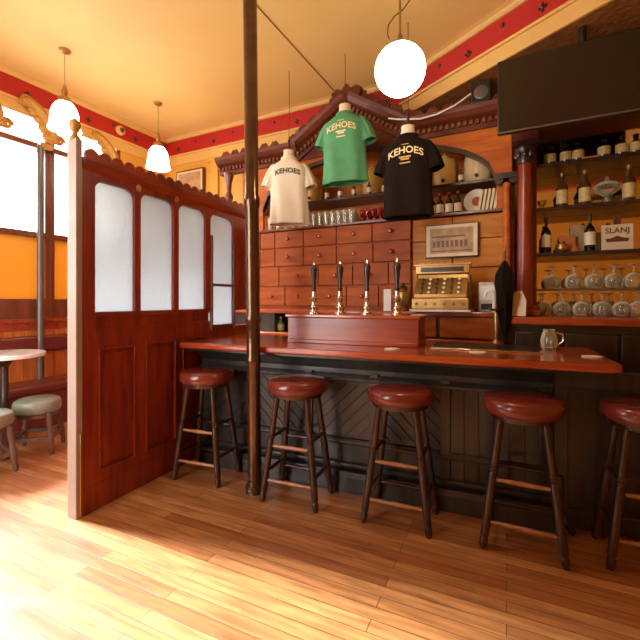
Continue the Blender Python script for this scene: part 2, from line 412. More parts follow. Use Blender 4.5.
t = thing('globe_lamp', 'large round glowing white globe lamp hanging on a rod above the bar', 'lamp', (.448, 2.24, 0))
MB().sphere((0, 0, 2.588), .14, seg=32).build('globe', M['globe'], t)
MB().lathe([(.045, 2.715), (.045, 2.735), (.015, 2.76), (.015, 2.78)], seg=14).cyl((0, 0, 2.77), (0, 0, ZC), .007, seg=8).build('rod', M['brass'], t)
w = [(.0, 0, 3.2), (.05, 0, 3.05), (.055, 0, 2.98), (.02, 0, 2.93), (-.03, 0, 2.89), (-.065, 0, 2.84), (-.07, 0, 2.79), (-.06, 0, 2.76)]
MB().tube(w, .0035, 6).build('loose_wire', M['dark_wood'], t)
tag(MB().lathe([(.065, 0), (.065, .03), (.05, .05), (.02, .055)], (.97, 3.03, ZC), (.97, 3.03, ZC-1), 18).build('smoke_detector', M['paper']), 'small round smoke detector on the yellow ceiling beside the crimson beam', 'smoke detector')
x, y, _ = ROOM.w(.012, -.70)
tt = thing('fire_bell', 'small round pale fitting fixed on the crimson wall band between the two bell lamps', 'alarm', ROOM.w(.012, -.78, 3.50), ROOM.rz)
MB().lathe([(.06, 0), (.06, .03), (.045, .045)], (0, 0, 0), (1, 0, 0), 16).build('housing', M['cream'], tt)
MB().lathe([(.03, 0), (.02, .02)], (.045, 0, 0), (1, 0, 0), 12).build('sounder', M['dark_wood'], tt)

# gilded scroll brackets standing before the transom
def scroll(loc, rz, label, sc=1.25, flip=1):
    t = thing('gilt_scroll_bracket', label, 'ornament', loc, rz, None)
    s = MB(); pts = []; rad = []
    for i in range(40):                       # S scroll
        u = i/39; a = -2.2*pi*(u-.5)*abs(u-.5)*2.4
        r = .05+.02*sin(u*pi)
        pts.append((flip*(-.12+.26*u+.05*sin(3*pi*u)), 0, .06+.36*u+.05*cos(2.6*pi*u)))
        rad.append(.018+.045*sin(pi*u)**.7)
    s.tube([(p[0]*sc, p[1], p[2]*sc) for p in pts], .03, 8, [r*sc for r in rad])
    for cx, cz, r in ((-.13, .12, .055), (.17, .40, .06)):
        s.tube([(sc*(flip*cx+(r*(1-k/24))*cos(k*.55)), 0, sc*(cz+(r*(1-k/24))*sin(k*.55))) for k in range(22)], .014*sc, 6)
    for k in range(5):
        s.sphere((sc*flip*(-.05+.05*k), -.01, sc*(.12+.07*k)), (.075-.006*k)*sc, (1.2, .4, .8), 10)
    s.build('scroll_leaf', M['gilt'], t)
    MB().box(-.06*sc, .06*sc, -.03, .03, 0, .05).build('foot_block', M['gilt'], t, bevel=.006)
    return t
scroll(ROOM.w(.10, -1.73, 2.93), ROOM.rz+pi/2, 'gilded scroll ornament on the window transom, left of the nearer bell lamp', 1.08, -1)
scroll(ROOM.w(.10, -2.24, 2.93), ROOM.rz+pi/2, 'gilded scroll ornament on the window transom, cut by the left edge', 1.08, -1)
scroll(ROOM.w(.10, -.98, 2.86), ROOM.rz+pi/2, 'gilded scroll ornament on the window transom, right of the newel post', 1.05, -1)

# grey pipe in front of the window
x = ROOM.w(.09, -1.78)
tag(MB().cyl((x[0], x[1], 0), (x[0], x[1], 2.95), .032, seg=14).build('pipe', M['pipe']), 'grey vertical pipe standing in front of the amber window panes', 'pipe')

# ================================================================== SNUG FURNITURE
t = thing('wall_bench', 'long maroon leather bench with padded back rail under the left windows', 'bench', ROOM.w(0, 0), ROOM.rz)
MB().box(.02, .36, -4.6, -.1, .0, .36).build('bench_base', M['bench_leather'], t, bevel=.01)
MB().box(.018, .40, -4.6, -.1, .36, .46).build('seat_cushion', M['bench_leather'], t, bevel=.04)
MB().box(.018, .10, -4.6, -.1, .74, .92).build('back_rail', M['bench_leather'], t, bevel=.03)

def low_stool():
    t = thing('low_stool', 'low round stool with sage green padded seat, whole one beside the partition post', 'stool', (-2.45, 3.47, 0), .3, 'low sage green stools in the snug')
    MB().lathe([(.14, .335), (.168, .345), (.178, .37), (.178, .41), (.168, .435), (.14, .45), (.0, .455)], seg=28).build('seat', M['green_leather'], t)
    q = []
    for sx in (-1, 1):
        for sy in (-1, 1):
            a, b = (.12*sx, .12*sy, .345), (.155*sx, .155*sy, 0)
            MB().lathe([(.016, 0), (.022, .03), (.015, .06), (.022, .09), (.026, .11), (.026, .17), (.018, .20), (.024, .24), (.024, .35)], b, a, 10).build('leg', M['grey_wood'], t)
    for (x0, y0, x1, y1) in ((-.14, -.14, .14, -.14), (-.14, .14, .14, .14), (-.14, -.14, -.14, .14), (.14, -.14, .14, .14)):
        m_ = MB()
        if x0 == x1: m_.box(x0-.012, x0+.012, y0, y1, .12, .15)
        else: m_.box(x0, x1, y0-.012, y0+.012, .12, .15)
        m_.build('stretcher', M['grey_wood'], t)
    MB().lathe([(.135, .30), (.15, .305), (.15, .335), (.14, .34)], seg=20).build('seat_frame', M['grey_wood'], t)
    return t
ls = low_stool()
dup(ls, (-2.53, 3.02, 0), .9, 'low round stool with sage green padded seat, cut off by the left edge')
t = thing('pub_table', 'small round white-topped pedestal table at the left edge before the bench', 'table', (-2.84, 3.60, 0))
MB().lathe([(.29, .785), (.31, .79), (.31, .815), (.305, .82), (0, .82)], seg=36).build('table_top', M['marble'], t)
MB().lathe([(.05, .02), (.06, .05), (.035, .1), (.03, .3), (.045, .36), (.03, .42), (.03, .7), (.1, .785)], seg=16).build('pedestal', M['dark_wood'], t)
b = MB()
for k in range(3):
    a = k*2*pi/3+.5
    b.tube([(.03*cos(a), .03*sin(a), .1), (.12*cos(a), .12*sin(a), .07), (.15*cos(a), .15*sin(a), .02)], .02, 8)
b.lathe([(.07, 0), (.07, .03), (.03, .08)], seg=14)
b.build('foot', M['dark_wood'], t)
# picture on the snug's back wall
t = thing('picture_frame', 'gold and dark framed picture on the ochre back wall above the partition', 'picture', ROOM.w(.50, -.02, 2.92), ROOM.rz)
MB().box(-.26, .26, -.03, .02, -.22, .22).build('frame', M['brown_wood'], t, bevel=.01)
MB().box(-.21, .21, -.035, -.03, -.17, .17).build('print', M['printcol'], t)
MB().box(-.235, .235, -.033, -.028, -.195, .195).build('mount', M['paper'], t)

# ================================================================== PARTITION
PX, PY = -1.468, 2.396
PT = Frame(PX, PY, -65)
t = thing('partition_screen', 'tall red mahogany snug partition with frosted glass panes and scalloped crest', 'partition', (PX, PY, 0), radians(65))
L = 1.78
panes = [(.109, .404), (.453, .758), (.81, 1.117), (1.18, 1.50)]
ZB, ZT = 1.225, 2.05
def arched(x0, x1, z0, z1, r=.07, n=6):
    pts = [(x0, z0), (x1, z0)]
    for i in range(n+1):
        a = i/n*pi/2; pts.append((x1-r+r*cos(a), z1-r+r*sin(a)))
    for i in range(n+1):
        a = pi/2+i/n*pi/2; pts.append((x0+r+r*cos(a), z1-r+r*sin(a)))
    return pts
# upper frame: stiles and spandrels round the arched panes
fr = MB()
edges = [.045]+[v for p in panes for v in p]+[L]
fr.box(.02, .109, -.03, .03, .0, 2.1)
for a, b_ in ((.404, .453), (.758, .81), (1.117, 1.18), (1.50, L)): fr.box(a, b_, -.028, .028, ZB-.02, 2.1)
fr.box(.109, L-.001, -.027, .027, 2.05, 2.1)
for (x0, x1) in panes:
    r = .07; n = 6
    for sgn, xc in ((1, x1), (-1, x0)):
        pts = [(xc, 2.051)]
        cx = xc-sgn*r; cz = 2.05-r
        for i in range(n+1):
            a = pi/2*i/n; pts.append((cx+sgn*r*cos(a), cz+r*sin(a)))
        fr.prism(pts if sgn > 0 else pts, -.026, .026)
fr.build('upper_frame', M['red_wood'], t, smooth=False, bevel=.003)
# panes
for i, (x0, x1) in enumerate(panes):
    z0 = ZB if i < 3 else 1.08
    MB().box(x0+.001, x1-.001, -.006, .006, z0, 2.049).build('glass_pane', M['frosted'], t, smooth=False)
h = MB(); h.box(1.175, 1.195, -.045, -.02, 1.03, 1.86).box(1.485, 1.505, -.045, -.02, 1.03, 1.86).box(1.195, 1.485, -.04, -.02, 1.06, 1.085).box(1.195, 1.485, -.04, -.02, 1.42, 1.445)
h.build('hatch_sash', M['brown_wood'], t, smooth=False, bevel=.003)
# lower body with fielded panels
lb = MB()
lb.box(.022, 1.16, -.024, .024, 0, 1.225); lb.box(1.16, L, -.024, .024, 0, 1.06)
lb.box(.109, 1.16, -.034, .034, 1.19, 1.225)
lb.box(.021, 1.16, -.036, .036, 0, .16)
for x0, x1 in ((.0205, .125), (.40, .485), (.77, .84), (1.11, 1.16)): lb.box(x0, x1, -.036, .036, .16, 1.06)
lb.box(.1, 1.16, -.0365, .0365, 1.0, 1.12); lb.box(.1, 1.16, -.0365, .0365, .16, .225)
lb.build('lower_frame', M['red_wood'], t, smooth=False, bevel=.003)
for x0, x1 in ((.125, .40), (.485, .77), (.84, 1.11)):
    p_ = MB()
    for s in (-1, 1):
        y0, y1 = sorted((s*.024, s*.034))
        for (a, b_, c, d) in ((x0, x1, .225, .24), (x0, x1, .985, 1.0), (x0, x0+.014, .24, .985), (x1-.014, x1, .24, .985)): p_.box(a, b_, min(s*.024, s*.046), max(s*.024, s*.046), c, d)
        p_.box(x0+.04, x1-.04, *sorted((s*.024, s*.030)), .27, .955)
    p_.build('panel', M['red_wood'], t, smooth=False, bevel=.003)
# cornice + scalloped cresting
c = MB(); c.profile_x([(-.03, 2.09), (.03, 2.09), (.05, 2.12), (.055, 2.15), (-.055, 2.15), (-.05, 2.12)], .03, L)
c.box(.03, L, -.035, .035, 2.15, 2.165)
c.build('cornice', M['red_wood_h'], t, smooth=False)
c = MB(); n = 19; wd = (L-.06)/n
for k in range(n):
    cx = .06+wd*(k+.5)
    pts = [(cx-wd/2, 2.16), (cx+wd/2, 2.16)] + [(cx+wd*.48*cos(a*pi/8), 2.20+.04*sin(a*pi/8)) for a in range(9)]
    c.prism(pts, -.014, .014)
c.build('cresting', M['red_wood_h'], t, smooth=False, bevel=.003)
for xk in (.43, .785): MB().sphere((xk, -.034, 2.075), .022, (1, .6, 1.2), 10).build('rosette', M['gilt'], t)
# newel post
MB().box(-.02, .02, -.040, .040, 0, 2.26).build('newel_post', M['post_sheen'], t, smooth=False, bevel=.004)
c = MB(); c.lathe([(.030, 2.255), (.030, 2.27), (.018, 2.285), (.014, 2.30), (.026, 2.32), (.033, 2.345), (.026, 2.37), (.008, 2.385)], seg=16)
c.build('finial', M['gilt'], t)
MB().box(.0, .014, -.050, -.036, .0, .50).build('edge_strip', M['brass'], t, bevel=.003)

# iron pole
t = thing('iron_column', 'tall slender dark bronze iron column in front of the bar counter', 'column', (-.455, 2.715, 0))
c = MB(); n = 14
prof = [(.062, 0), (.062, .05), (.050, .07), (.046, .12), (.046, .86), (.052, .88), (.052, .90), (.046, .92), (.046, 1.14), (.054, 1.16), (.054, 1.19), (.046, 1.21), (.046, 1.92), (.054, 1.94), (.054, 1.99), (.046, 2.01), (.048, ZC)]
c.lathe([(r, h) for r, h in prof], seg=24)
o = c.build('shaft', M['pole'], t)
for v in o.data.vertices: v.co.x -= .010*(v.co.z-1.3)

# ================================================================== FRONT BAR
BL, BR = -1.085, 1.70
t = thing('bar_counter', 'long dark panelled bar counter with red mahogany top behind the stools', 'bar', (BAR.o[0], BAR.o[1], 0), BAR.rz)
body = MB(); body.box(BL+.01, 1.42, .07, .62, 0, .935)
body.build('bar_body', M['black_paint'], t, smooth=False)
pl = MB(); pl.profile_x([(.0, 0), (.0, .10), (.02, .13), (.07, .14), (.07, 0)], BL+.01, 1.42); pl.build('plinth', M['black_paint'], t, smooth=False, bevel=.003)
# diagonal tongue boards and frame of the front
for k, (x0, x1) in enumerate([(-1.06, -.62), (-.56, -.14), (-.08, .34), (.40, .80), (.86, 1.36)]):
    d = MB(); z0, z1 = .36, .74
    if k == 4:
        n = 6
        for i in range(n):
            d.box(x0+(x1-x0)*i/n+.003, x0+(x1-x0)*(i+1)/n-.003, .058, .07, .15, z1)
    else:
        sg = 1 if k % 2 else -1; n = 9; w_ = x1-x0; hh = z1-z0
        step = (w_+hh)/n
        for i in range(n):
            # diagonal strip clipped to the panel
            c0, c1 = i*step+.004, (i+1)*step-.004
            poly = []
            def clip(cc):
                a = (min(cc, w_), max(0, cc-w_)); b = (max(0, cc-hh), min(cc, hh)); return a, b
            a0, b0 = clip(c0); a1, b1 = clip(c1)
            pts = [a0, a1] if abs(a0[0]-w_) > 1e-6 or abs(a0[1]) > 1e-6 or True else []
            poly = [a0]
            if c0 < w_ < c1: poly.append((w_, 0))
            poly += [a1, b1]
            if c0 < hh < c1: poly.append((0, hh))
            poly.append(b0)
            P = [((x0+q[0]) if sg > 0 else (x1-q[0]), z0+q[1]) for q in poly]
            Q = [P[0]]
            for q in P[1:]:
                if (Vector(q)-Vector(Q[-1])).length > 1e-4: Q.append(q)
            if (Vector(Q[0])-Vector(Q[-1])).length < 1e-4: Q.pop()
            if len(Q) > 2: d.prism(Q, .058, .07)
        d.box(x0, x1, .062, .07, .17, .30)
    d.build('front_panel', M['black_paint'], t, smooth=False, bevel=.002)
for xx in (-.59, -.11, .37, .83, 1.38):
    MB().box(xx-.03, xx+.03, .045, .07, .14, .80).build('pilaster', M['black_paint'], t, smooth=False, bevel=.004)
m_ = MB()
m_.profile_x([(.07, .30), (.04, .305), (.035, .325), (.05, .345), (.07, .35)], BL+.01, 1.42)
m_.profile_x([(.07, .74), (.035, .745), (.03, .765), (.05, .78), (.07, .79)], BL+.01, 1.42)
m_.profile_x([(.07, .82), (.01, .885), (-.0, .90), (-.0, .935), (.07, .935)], BL+.01, 1.42)
m_.profile_x([(.07, .16), (.03, .165), (.03, .18), (.07, .19)], BL+.01, 1.42)
m_.build('front_moulding', M['black_paint'], t, smooth=False, bevel=.003)
# counter top with a rounded right end
y0, y1 = -.185, .62
pts = [(BL, y1), (BL, y0)]
for i in range(7):
    a = -pi/2+i/6*pi/2; pts.append((BR-.07+.07*cos(a), y0+.07+.07*sin(a)))
pts += [(BR, y1)]
MB().slab(pts, .935, .98).build('counter_top', M['counter'], t, smooth=False, bevel=.014)
MB().profile_x([(-.12, .935), (-.12, .915), (-.05, .905), (0, .905), (0, .935)], BL+.01, BR-.05).build('edge_moulding', M['dark_wood'], t, smooth=False)
MB().box(.72, 1.38, .14, .20, .98, .988).build('drip_rail', M['chrome'], t, bevel=.002)
MB().box(.72, 1.38, .20, .56, .98, .985).build('drip_tray', M['black'], t, bevel=.002)
t = thing('bar_gate', 'dark low gate panel closing the bar at its right end', 'gate', BAR.w(1.425, .09), BAR.rz)
MB().box(0, .9, 0, .05, .02, .90).build('gate_panel', M['black_paint'], t, bevel=.004)
g_ = MB(); g_.box(0, .9, -.015, 0, .02, .12).box(0, .9, -.015, 0, .80, .90).box(0, .07, -.015, 0, .12, .80).box(.83, .9, -.015, 0, .12, .80)
g_.build('gate_frame', M['black_paint'], t, bevel=.004)
b_ = MB(); b_.tube([(.03, -.02, .3), (.03, -.02, .12), (.05, -.05, .05), (.09, -.09, .02)], .018, 8).build('foot', M['dark_wood'], t)

# pump box and hand pumps
t = thing('pump_box', 'red mahogany box standing on the bar counter under the hand pumps', 'box', BAR.w(.16, .30, .98), BAR.rz)
MB().box(-.49, .49, -.15, .15, 0, .19).build('casing', M['red_wood_h'], t, smooth=False, bevel=.004)
MB().box(-.505, .505, -.17, .17, .19, .215).build('lid', M['counter'], t, smooth=False, bevel=.006)
MB().box(-.485, .485, -.165, -.15, 0, .03).build('skirting', M['red_wood_h'], t, bevel=.004)
def pump():
    t = thing('hand_pump', '', 'beer pump', (0, 0, 0), BAR.rz, 'hand pumps on the pump box')
    MB().lathe([(.045, 0), (.045, .008), (.030, .016), (.028, .03), (.034, .045), (.034, .055), (.022, .065), (.020, .10), (.027, .115), (.027, .125), (.018, .135), (.016, .17)], seg=18).build('base', M['chrome'], t)
    MB().lathe([(.013, .17), (.019, .18), (.015, .20), (.017, .26), (.024, .32), (.028, .345), (.022, .365), (.010, .375)], seg=16).build('handle', M['dark_wood'], t)
    MB().lathe([(.010, .372), (.013, .38), (.008, .392), (.002, .405)], seg=12).build('finial', M['chrome'], t)
    MB().tube([(0, -.02, .12), (0, -.05, .115), (0, -.06, .09)], .006, 6).build('spout', M['chrome'], t)
    return t
p0 = pump()
labs = ['hand pump with dark turned handle and metal base, leftmost on the pump box', 'hand pump with dark turned handle and metal base, second from left of the row',
        'hand pump with dark turned handle and metal base, third from left of the row', 'hand pump with dark turned handle nearest the cash register']
for i, px in enumerate((314, 340, 367, 397)):
    o = p0 if i == 0 else dup(p0)
    o.location = BAR.w(BAR.m(px, .30), .30, 1.195); o['label'] = labs[i]

# beer mats, jug, till bits on the counter
mats = [(392, .02, 'pale round beer mat on the bar counter in front of the pump box'), (478, .06, 'pale round beer mat on the counter right of the pump box'), (592, .10, 'pale round beer mat near the rounded right end of the counter')]
for px, yy, lb_ in mats:
    o = MB().lathe([(.05, 0), (.05, .004)], (0, 0, 0), seg=24).build('beer_mat', M['mat_white'], frame=(BAR.w(BAR.m(px, yy), yy, .981), 0)); tag(o, lb_, 'beer mat', 'beer mats on the bar counter')
t = thing('water_tap', 'small curved glass and metal jug on the counter below the red column', 'jug', BAR.w(BAR.m(549, .40), .40, .98), BAR.rz)
t.name = 'glass_jug'
MB().lathe([(.035, 0), (.045, .02), (.05, .06), (.04, .10), (.03, .12), (.035, .13), (.033, .128), (.028, .12), (.04, .06), (.03, .012)], seg=18, cap=True).build('jug_body', M['clear'], t)
MB().tube([(.04, 0, .11), (.075, 0, .10), (.08, 0, .06), (.05, 0, .03)], .006, 8).build('handle', M['chrome'], t)

# ================================================================== BAR STOOLS
def bar_stool():
    t = thing('bar_stool', '', 'bar stool', (0, 0, 0), 0, 'burgundy bar stools along the bar')
    MB().lathe([(.17, .70), (.188, .706), (.196, .722), (.198, .75), (.192, .772), (.178, .783), (.12, .789), (.0, .790)], seg=40).build('seat', M['leather'], t)
    MB().lathe([(.14, .672), (.165, .676), (.17, .705), (.15, .707)], seg=30).build('seat_frame', M['stool_wood'], t)
    top = (.105, .085); bot = (.188, .135); Lz = .68
    def P(sx, sy, z): u = 1-z/Lz; return Vector((sx*(top[0]+(bot[0]-top[0])*u), sy*(top[1]+(bot[1]-top[1])*u), z))
    for sx in (-1, 1):
        for sy in (-1, 1):
            MB().lathe([(.013, 0), (.020, .02), (.021, .05), (.017, .06), (.022, .075), (.021, .09), (.0225, .14), (.021, .22), (.0225, .37), (.018, .40), (.024, .41), (.018, .42), (.024, .43), (.018, .44), (.021, .45), (.018, .56), (.020, .69)], P(sx, sy, 0), P(sx, sy, Lz), 12).build('leg', M['stool_wood'], t)
    def rung(p, q, m_):
        d = (q-p).length
        MB().lathe([(.008, 0), (.010, d*.15), (.0135, d*.5), (.010, d*.85), (.008, d)], p, q, 10).build('rung', m_, t)
    rung(P(-1, -1, .36), P(1, -1, .36), M['stool_bar']); rung(P(-1, 1, .36), P(1, 1, .36), M['stool_wood'])
    rung(P(-1, -1, .14), P(1, -1, .14), M['stool_bar']); rung(P(-1, 1, .14), P(1, 1, .14), M['stool_wood'])
    for sx in (-1, 1):
        rung(P(sx, -1, .41), P(sx, 1, .41), M['stool_wood']); rung(P(sx, -1, .19), P(sx, 1, .19), M['stool_wood'])
    return t
s0 = bar_stool()
pos = [(-.835, 2.960, 'round burgundy bar stool in the shadowed corner against the partition', 20),
       (-.149, 2.64, 'round burgundy bar stool just right of the iron column', 22),
       (.479, 2.385, 'round burgundy bar stool below the black shirt, middle one of five', 24),
       (1.082, 2.135, 'round burgundy bar stool fully in view nearest the rounded counter end', 27),
       (1.625, 1.985, 'round burgundy bar stool cut off by the right edge', 22)]
for i, (x, y, lb_, a) in enumerate(pos):
    o = s0 if i == 0 else dup(s0)
    o.location = (x, y, 0); o.rotation_euler = (0, 0, radians(-a)); o['label'] = lb_

# ================================================================== BACK BAR
CF = -.40
t = thing('back_bar_cabinet', 'tall red-orange back bar cabinet with drawers, arched shelf recess and pointed pediment', 'cabinet', (ROOM.o[0], ROOM.o[1], 0), ROOM.rz)
MB().box(1.42, 3.725, CF+.02, -.015, 1.20, 2.075).box(3.725, 4.62, CF+.04, -.015, 1.20, 2.075).build('carcass', M['drawer'], t, smooth=False)
rows = [(1.885, 2.075), (1.68, 1.875), (1.455, 1.67), (1.235, 1.445)]
cols = {0: [1.60, 1.96, 2.165, 2.535, 2.935, 3.33, 3.725], 1: [1.60, 1.96, 2.165, 2.535, 2.935, 3.34, 3.725], 2: [1.60, 1.95, 2.22, 2.72, 3.12, 3.50, 3.725], 3: [1.60, 1.95, 2.30, 2.66, 3.05, 3.40, 3.725]}
for r, (z0, z1) in enumerate(rows):
    cs = cols[r]
    for a, b_ in zip(cs, cs[1:]):
        d = MB().box(a+.005, b_-.005, CF-.004, CF+.03, z0+.004, z1-.004).build('drawer', M['drawer'], t, smooth=False, bevel=.004)
        if b_-a > .28:
            zc = (z0+z1)/2; xc = (a+b_)/2
            MB().lathe([(.010, 0), (.008, .012), (.020, .022), (.024, .033), (.016, .043), (.003, .046)], (xc, CF-.004, zc), (xc, CF-1, zc), 14).build('knob', M['counter'], d)
# shelf tops
MB().box(1.42, 4.60, CF-.03, -.015, 2.076, 2.10).build('shelf', M['brown_wood'], t, smooth=False, bevel=.003)
MB().box(1.42, 4.55, CF+.03, -.015, 2.36, 2.385).build('shelf', M['dark_wood'], t, smooth=False, bevel=.003)
MB().box(1.42, 4.60, -.03, -.014, 2.10, 2.98).build('back_board', M['orange_wood'], t, smooth=False)
# panels of right part
for (a, b_, z0, z1) in ((3.735, 4.10, 1.86, 2.07), (4.11, 4.54, 1.86, 2.07), (3.735, 4.10, 1.60, 1.85), (4.11, 4.54, 1.60, 1.85), (3.735, 4.10, 1.22, 1.59), (4.11, 4.54, 1.22, 1.59)):
    MB().box(a, b_, CF+.02, CF+.045, z0, z1).build('panel', M['gold_wood'], t, smooth=False, bevel=.005)
# arched spandrel board
def arc(x, x0=2.0, x1=4.48, zs=2.36, rise=.47):
    c = (x0+x1)/2; hw = (x1-x0)/2; q = max(0, 1-((x-c)/hw)**2); return zs+rise*sqrt(q)
sp = MB(); n = 40
xs = [2.0+(4.48-2.0)*i/n for i in range(n+1)]
for a, b_ in zip(xs, xs[1:]): sp.prism([(a, arc(a)), (b_, arc(b_)), (b_, 2.88), (a, 2.88)], CF, CF+.03)
sp.box(4.48, 4.60, CF, CF+.03, 2.1, 2.88); sp.box(1.86, 2.0, CF, CF+.03, 2.1, 2.88)
bmesh.ops.remove_doubles(sp.bm, verts=sp.bm.verts, dist=.0002)
sp.build('arch_board', M['orange_wood'], t, smooth=False)
ap = MB(); ap.loft([[(x, CF-.012, arc(x)-.035), (x, CF+.04, arc(x)-.035), (x, CF+.04, arc(x)+.01), (x, CF-.012, arc(x)+.01)] for x in xs]); ap.build('arch_moulding', M['dark_wood'], t)
# cornice with dentils
def cornice(x0, x1, z, name='cornice', mt=None, z_d=.0):
    c = MB(); c.profile_x([(CF+.03, z-.10), (CF-.03, z-.10), (CF-.035, z-.02), (CF-.09, z+.01), (CF-.12, z+.05), (CF-.13, z+.085), (CF+.03, z+.085)], x0, x1)
    o = c.build(name, M['dark_wood2'], t, smooth=False)
    d = MB(); k = x0+.01
    while k < x1-.02:
        d.box(k, k+.028, CF-.062, CF-.032, z-.06, z-.02); k += .052
    d2 = d.build('dentil_row', M['brown_wood'], o, smooth=False)
    if mt:
        for q in (o.data, d2.data):
            for v in q.vertices: v.co = mt @ v.co
    return o
M['dark_wood2'] = wood('dark_red_cornice', (.075, .015, .007), (.16, .036, .013), rough=.4, grain=(.5, 3, 3), coat=.05, spec=.25)
cornice(1.38, 2.50, 2.92); cornice(3.68, 4.66, 2.92)
pk = Vector((3.09, 0, 3.36))
for sgn, xe in ((-1, 2.44), (1, 3.72)):
    dx = xe-pk.x; dz = 2.92-(pk.z-.04); ang = math.atan2(dz, abs(dx)); Ln = sqrt(dx*dx+dz*dz)
    c = MB(); k = .0
    T_ = Matrix.Translation((pk.x, 0, pk.z-.04)) @ (Matrix.Scale(-1, 4, (1, 0, 0)) if sgn < 0 else Matrix.Identity(4)) @ Matrix.Rotation(-ang, 4, 'Y')
    pr = [(CF+.03, -.10), (CF-.03, -.10), (CF-.035, -.02), (CF-.09, .01), (CF-.12, .05), (CF-.13, .085), (CF+.03, .085)]
    c.profile_x(pr, 0, Ln)
    for v in c.bm.verts: v.co = T_ @ v.co
    o = c.build('raking_cornice', M['dark_wood2'], t, smooth=False)
    d = MB(); k = .03
    while k < Ln-.03:
        d.box(k, k+.028, CF-.062, CF-.032, -.06, -.02); k += .052
    for v in d.bm.verts: v.co = T_ @ v.co
    d.build('dentil_row', M['brown_wood'], o, smooth=False)
    # pierced leaf cresting above the raking cornice
    e = MB()
    for i in range(5):
        s_ = Ln*(.14+.19*i); pts = [(s_-.065, .08), (s_+.065, .08)]+[(s_+.062*cos(q*pi/8), .10+(.055 if q % 2 else .042)*sin(q*pi/8)+.02) for q in range(9)]
        e.prism(pts, CF-.07, CF-.045)
    for v in e.bm.verts: v.co = T_ @ v.co
    e.build('cresting', M['dark_wood2'], o, smooth=False)
# tympanum fill and finial
MB().prism([(2.50, 2.83), (3.68, 2.83), (3.09, 3.24)], CF-.01, CF+.03).build('tympanum', M['dark_wood2'], t, smooth=False)
MB().prism([(2.95, 3.34), (3.23, 3.34), (3.26, 3.42), (3.20, 3.46), (3.14, 3.44), (3.09, 3.50), (3.04, 3.44), (2.98, 3.46), (2.92, 3.42)], CF-.11, CF-.06).build('peak_ornament', M['dark_wood2'], t, smooth=False, bevel=.01)
e = MB()
for xk in [1.50+.14*i for i in range(6)]:
    e.prism([(xk-.065, 3.0), (xk+.065, 3.0)]+[(xk+.062*cos(q*pi/8), 3.01+(.08 if q % 2 else .065)*sin(q*pi/8)) for q in range(9)], CF-.07, CF-.05)
e.build('cresting', M['dark_wood2'], t, smooth=False)
e = MB()
for xk in [3.80+.14*i for i in range(6)]:
    e.prism([(xk-.065, 3.0), (xk+.065, 3.0)]+[(xk+.062*cos(q*pi/8), 3.01+(.08 if q % 2 else .065)*sin(q*pi/8)) for q in range(9)], CF-.07, CF-.05)
e.build('cresting', M['dark_wood2'], t, smooth=False)
# turned spindle at left end, narrow column at right end
MB().lathe([(.05, 2.10), (.05, 2.14), (.03, 2.17), (.045, 2.25), (.05, 2.33), (.025, 2.40), (.022, 2.44), (.05, 2.52), (.05, 2.56), (.028, 2.60), (.035, 2.70), (.05, 2.76), (.06, 2.80), (.06, 2.83)], (1.52, CF-.03, 0), seg=16).build('spindle', M['brown_wood'], t)
c = MB(); c.lathe([(.045, 1.20), (.045, 1.24), (.03, 1.27), (.033, 1.8), (.028, 2.27), (.04, 2.30)], (4.56, CF-.04, 0), seg=16); c.build('colonnette', M['orange_wood'], t)
c = MB(); c.box(4.48, 4.64, CF-.11, CF-.0, 2.33, 2.38).lathe([(.035, -.04), (.035, .04)], (4.505, CF-.06, 2.32), (4.505, CF, 2.32), 12).lathe([(.035, -.04), (.035, .04)], (4.615, CF-.06, 2.32), (4.615, CF, 2.32), 12); c.build('capital', M['dark_wood'], t, bevel=.004)

# back counter (under everything behind the bar)
t = thing('back_counter', 'red mahogany back counter with dark cupboards behind the bar', 'counter', (ROOM.o[0], ROOM.o[1], 0), ROOM.rz)
CB = -.72
MB().box(1.42, 2.35, CB+.03, -.016, 0, 1.16).box(2.72, AR-.6, CB+.03, -.016, 0, 1.16).box(2.35, 2.72, -.35, -.016, 0, 1.16).box(2.35, 2.72, CB+.03, -.35, 0, .95).build('carcass', M['dark_wood'], t, smooth=False)
MB().box(1.42, 4.60, CB, -.016, 1.16, 1.20).build('worktop', M['counter'], t, smooth=False, bevel=.008)
MB().box(4.60, AR-.6, CB-.06, -.016, 1.11, 1.17).build('worktop', M['counter'], t, smooth=False, bevel=.012)
MB().box(3.02, 3.50, CB+.01, CB+.03, .98, 1.15).build('drawer', M['drawer'], t, bevel=.005)
MB().box(3.54, 4.02, CB+.01, CB+.03, .98, 1.15).build('drawer', M['drawer'], t, bevel=.005)
MB().box(4.05, 4.50, CB+.01, CB+.03, .98, 1.15).build('drawer', M['drawer'], t, bevel=.005)
MB().box(1.45, 4.55, CB-.03, CB+.03, .93, .965).build('ledge', M['counter'], t, bevel=.005)
for k in range(6):
    a = 4.62+k*.34
    MB().box(a+.01, a+.33, CB-.01, CB+.03, .15, 1.05).build('door', M['dark_wood'], t, bevel=.005)

# large red column
t = thing('red_column', 'stout glossy red column with dark carved capital right of the register', 'column', ROOM.w(4.70, -.50, 1.17), ROOM.rz)
MB().lathe([(.085, .05), (.085, .07), (.062, .10), (.060, .14), (.057, .7), (.054, 1.24), (.054, 1.26)], seg=24).build('shaft', M['red_wood'], t)
MB().box(-.11, .11, -.10, .10, 0, .05).build('base', M['red_wood'], t, bevel=.008)
c = MB(); c.lathe([(.056, 1.25), (.064, 1.27), (.056, 1.30), (.075, 1.37), (.075, 1.39)], seg=20)
for k in range(8):
    a = k*pi/4; c.sphere((.062*cos(a), .062*sin(a), 1.33), .024, (1, 1, 1.3), 8)
c.box(-.09, .09, -.09, .09, 1.39, 1.43)
c.build('capital', M['dark_wood'], t)
MB().box(-.10, .10, -.09, .12, 1.43, 1.80).build('pier', M['dark_wood2'], t, bevel=.005)

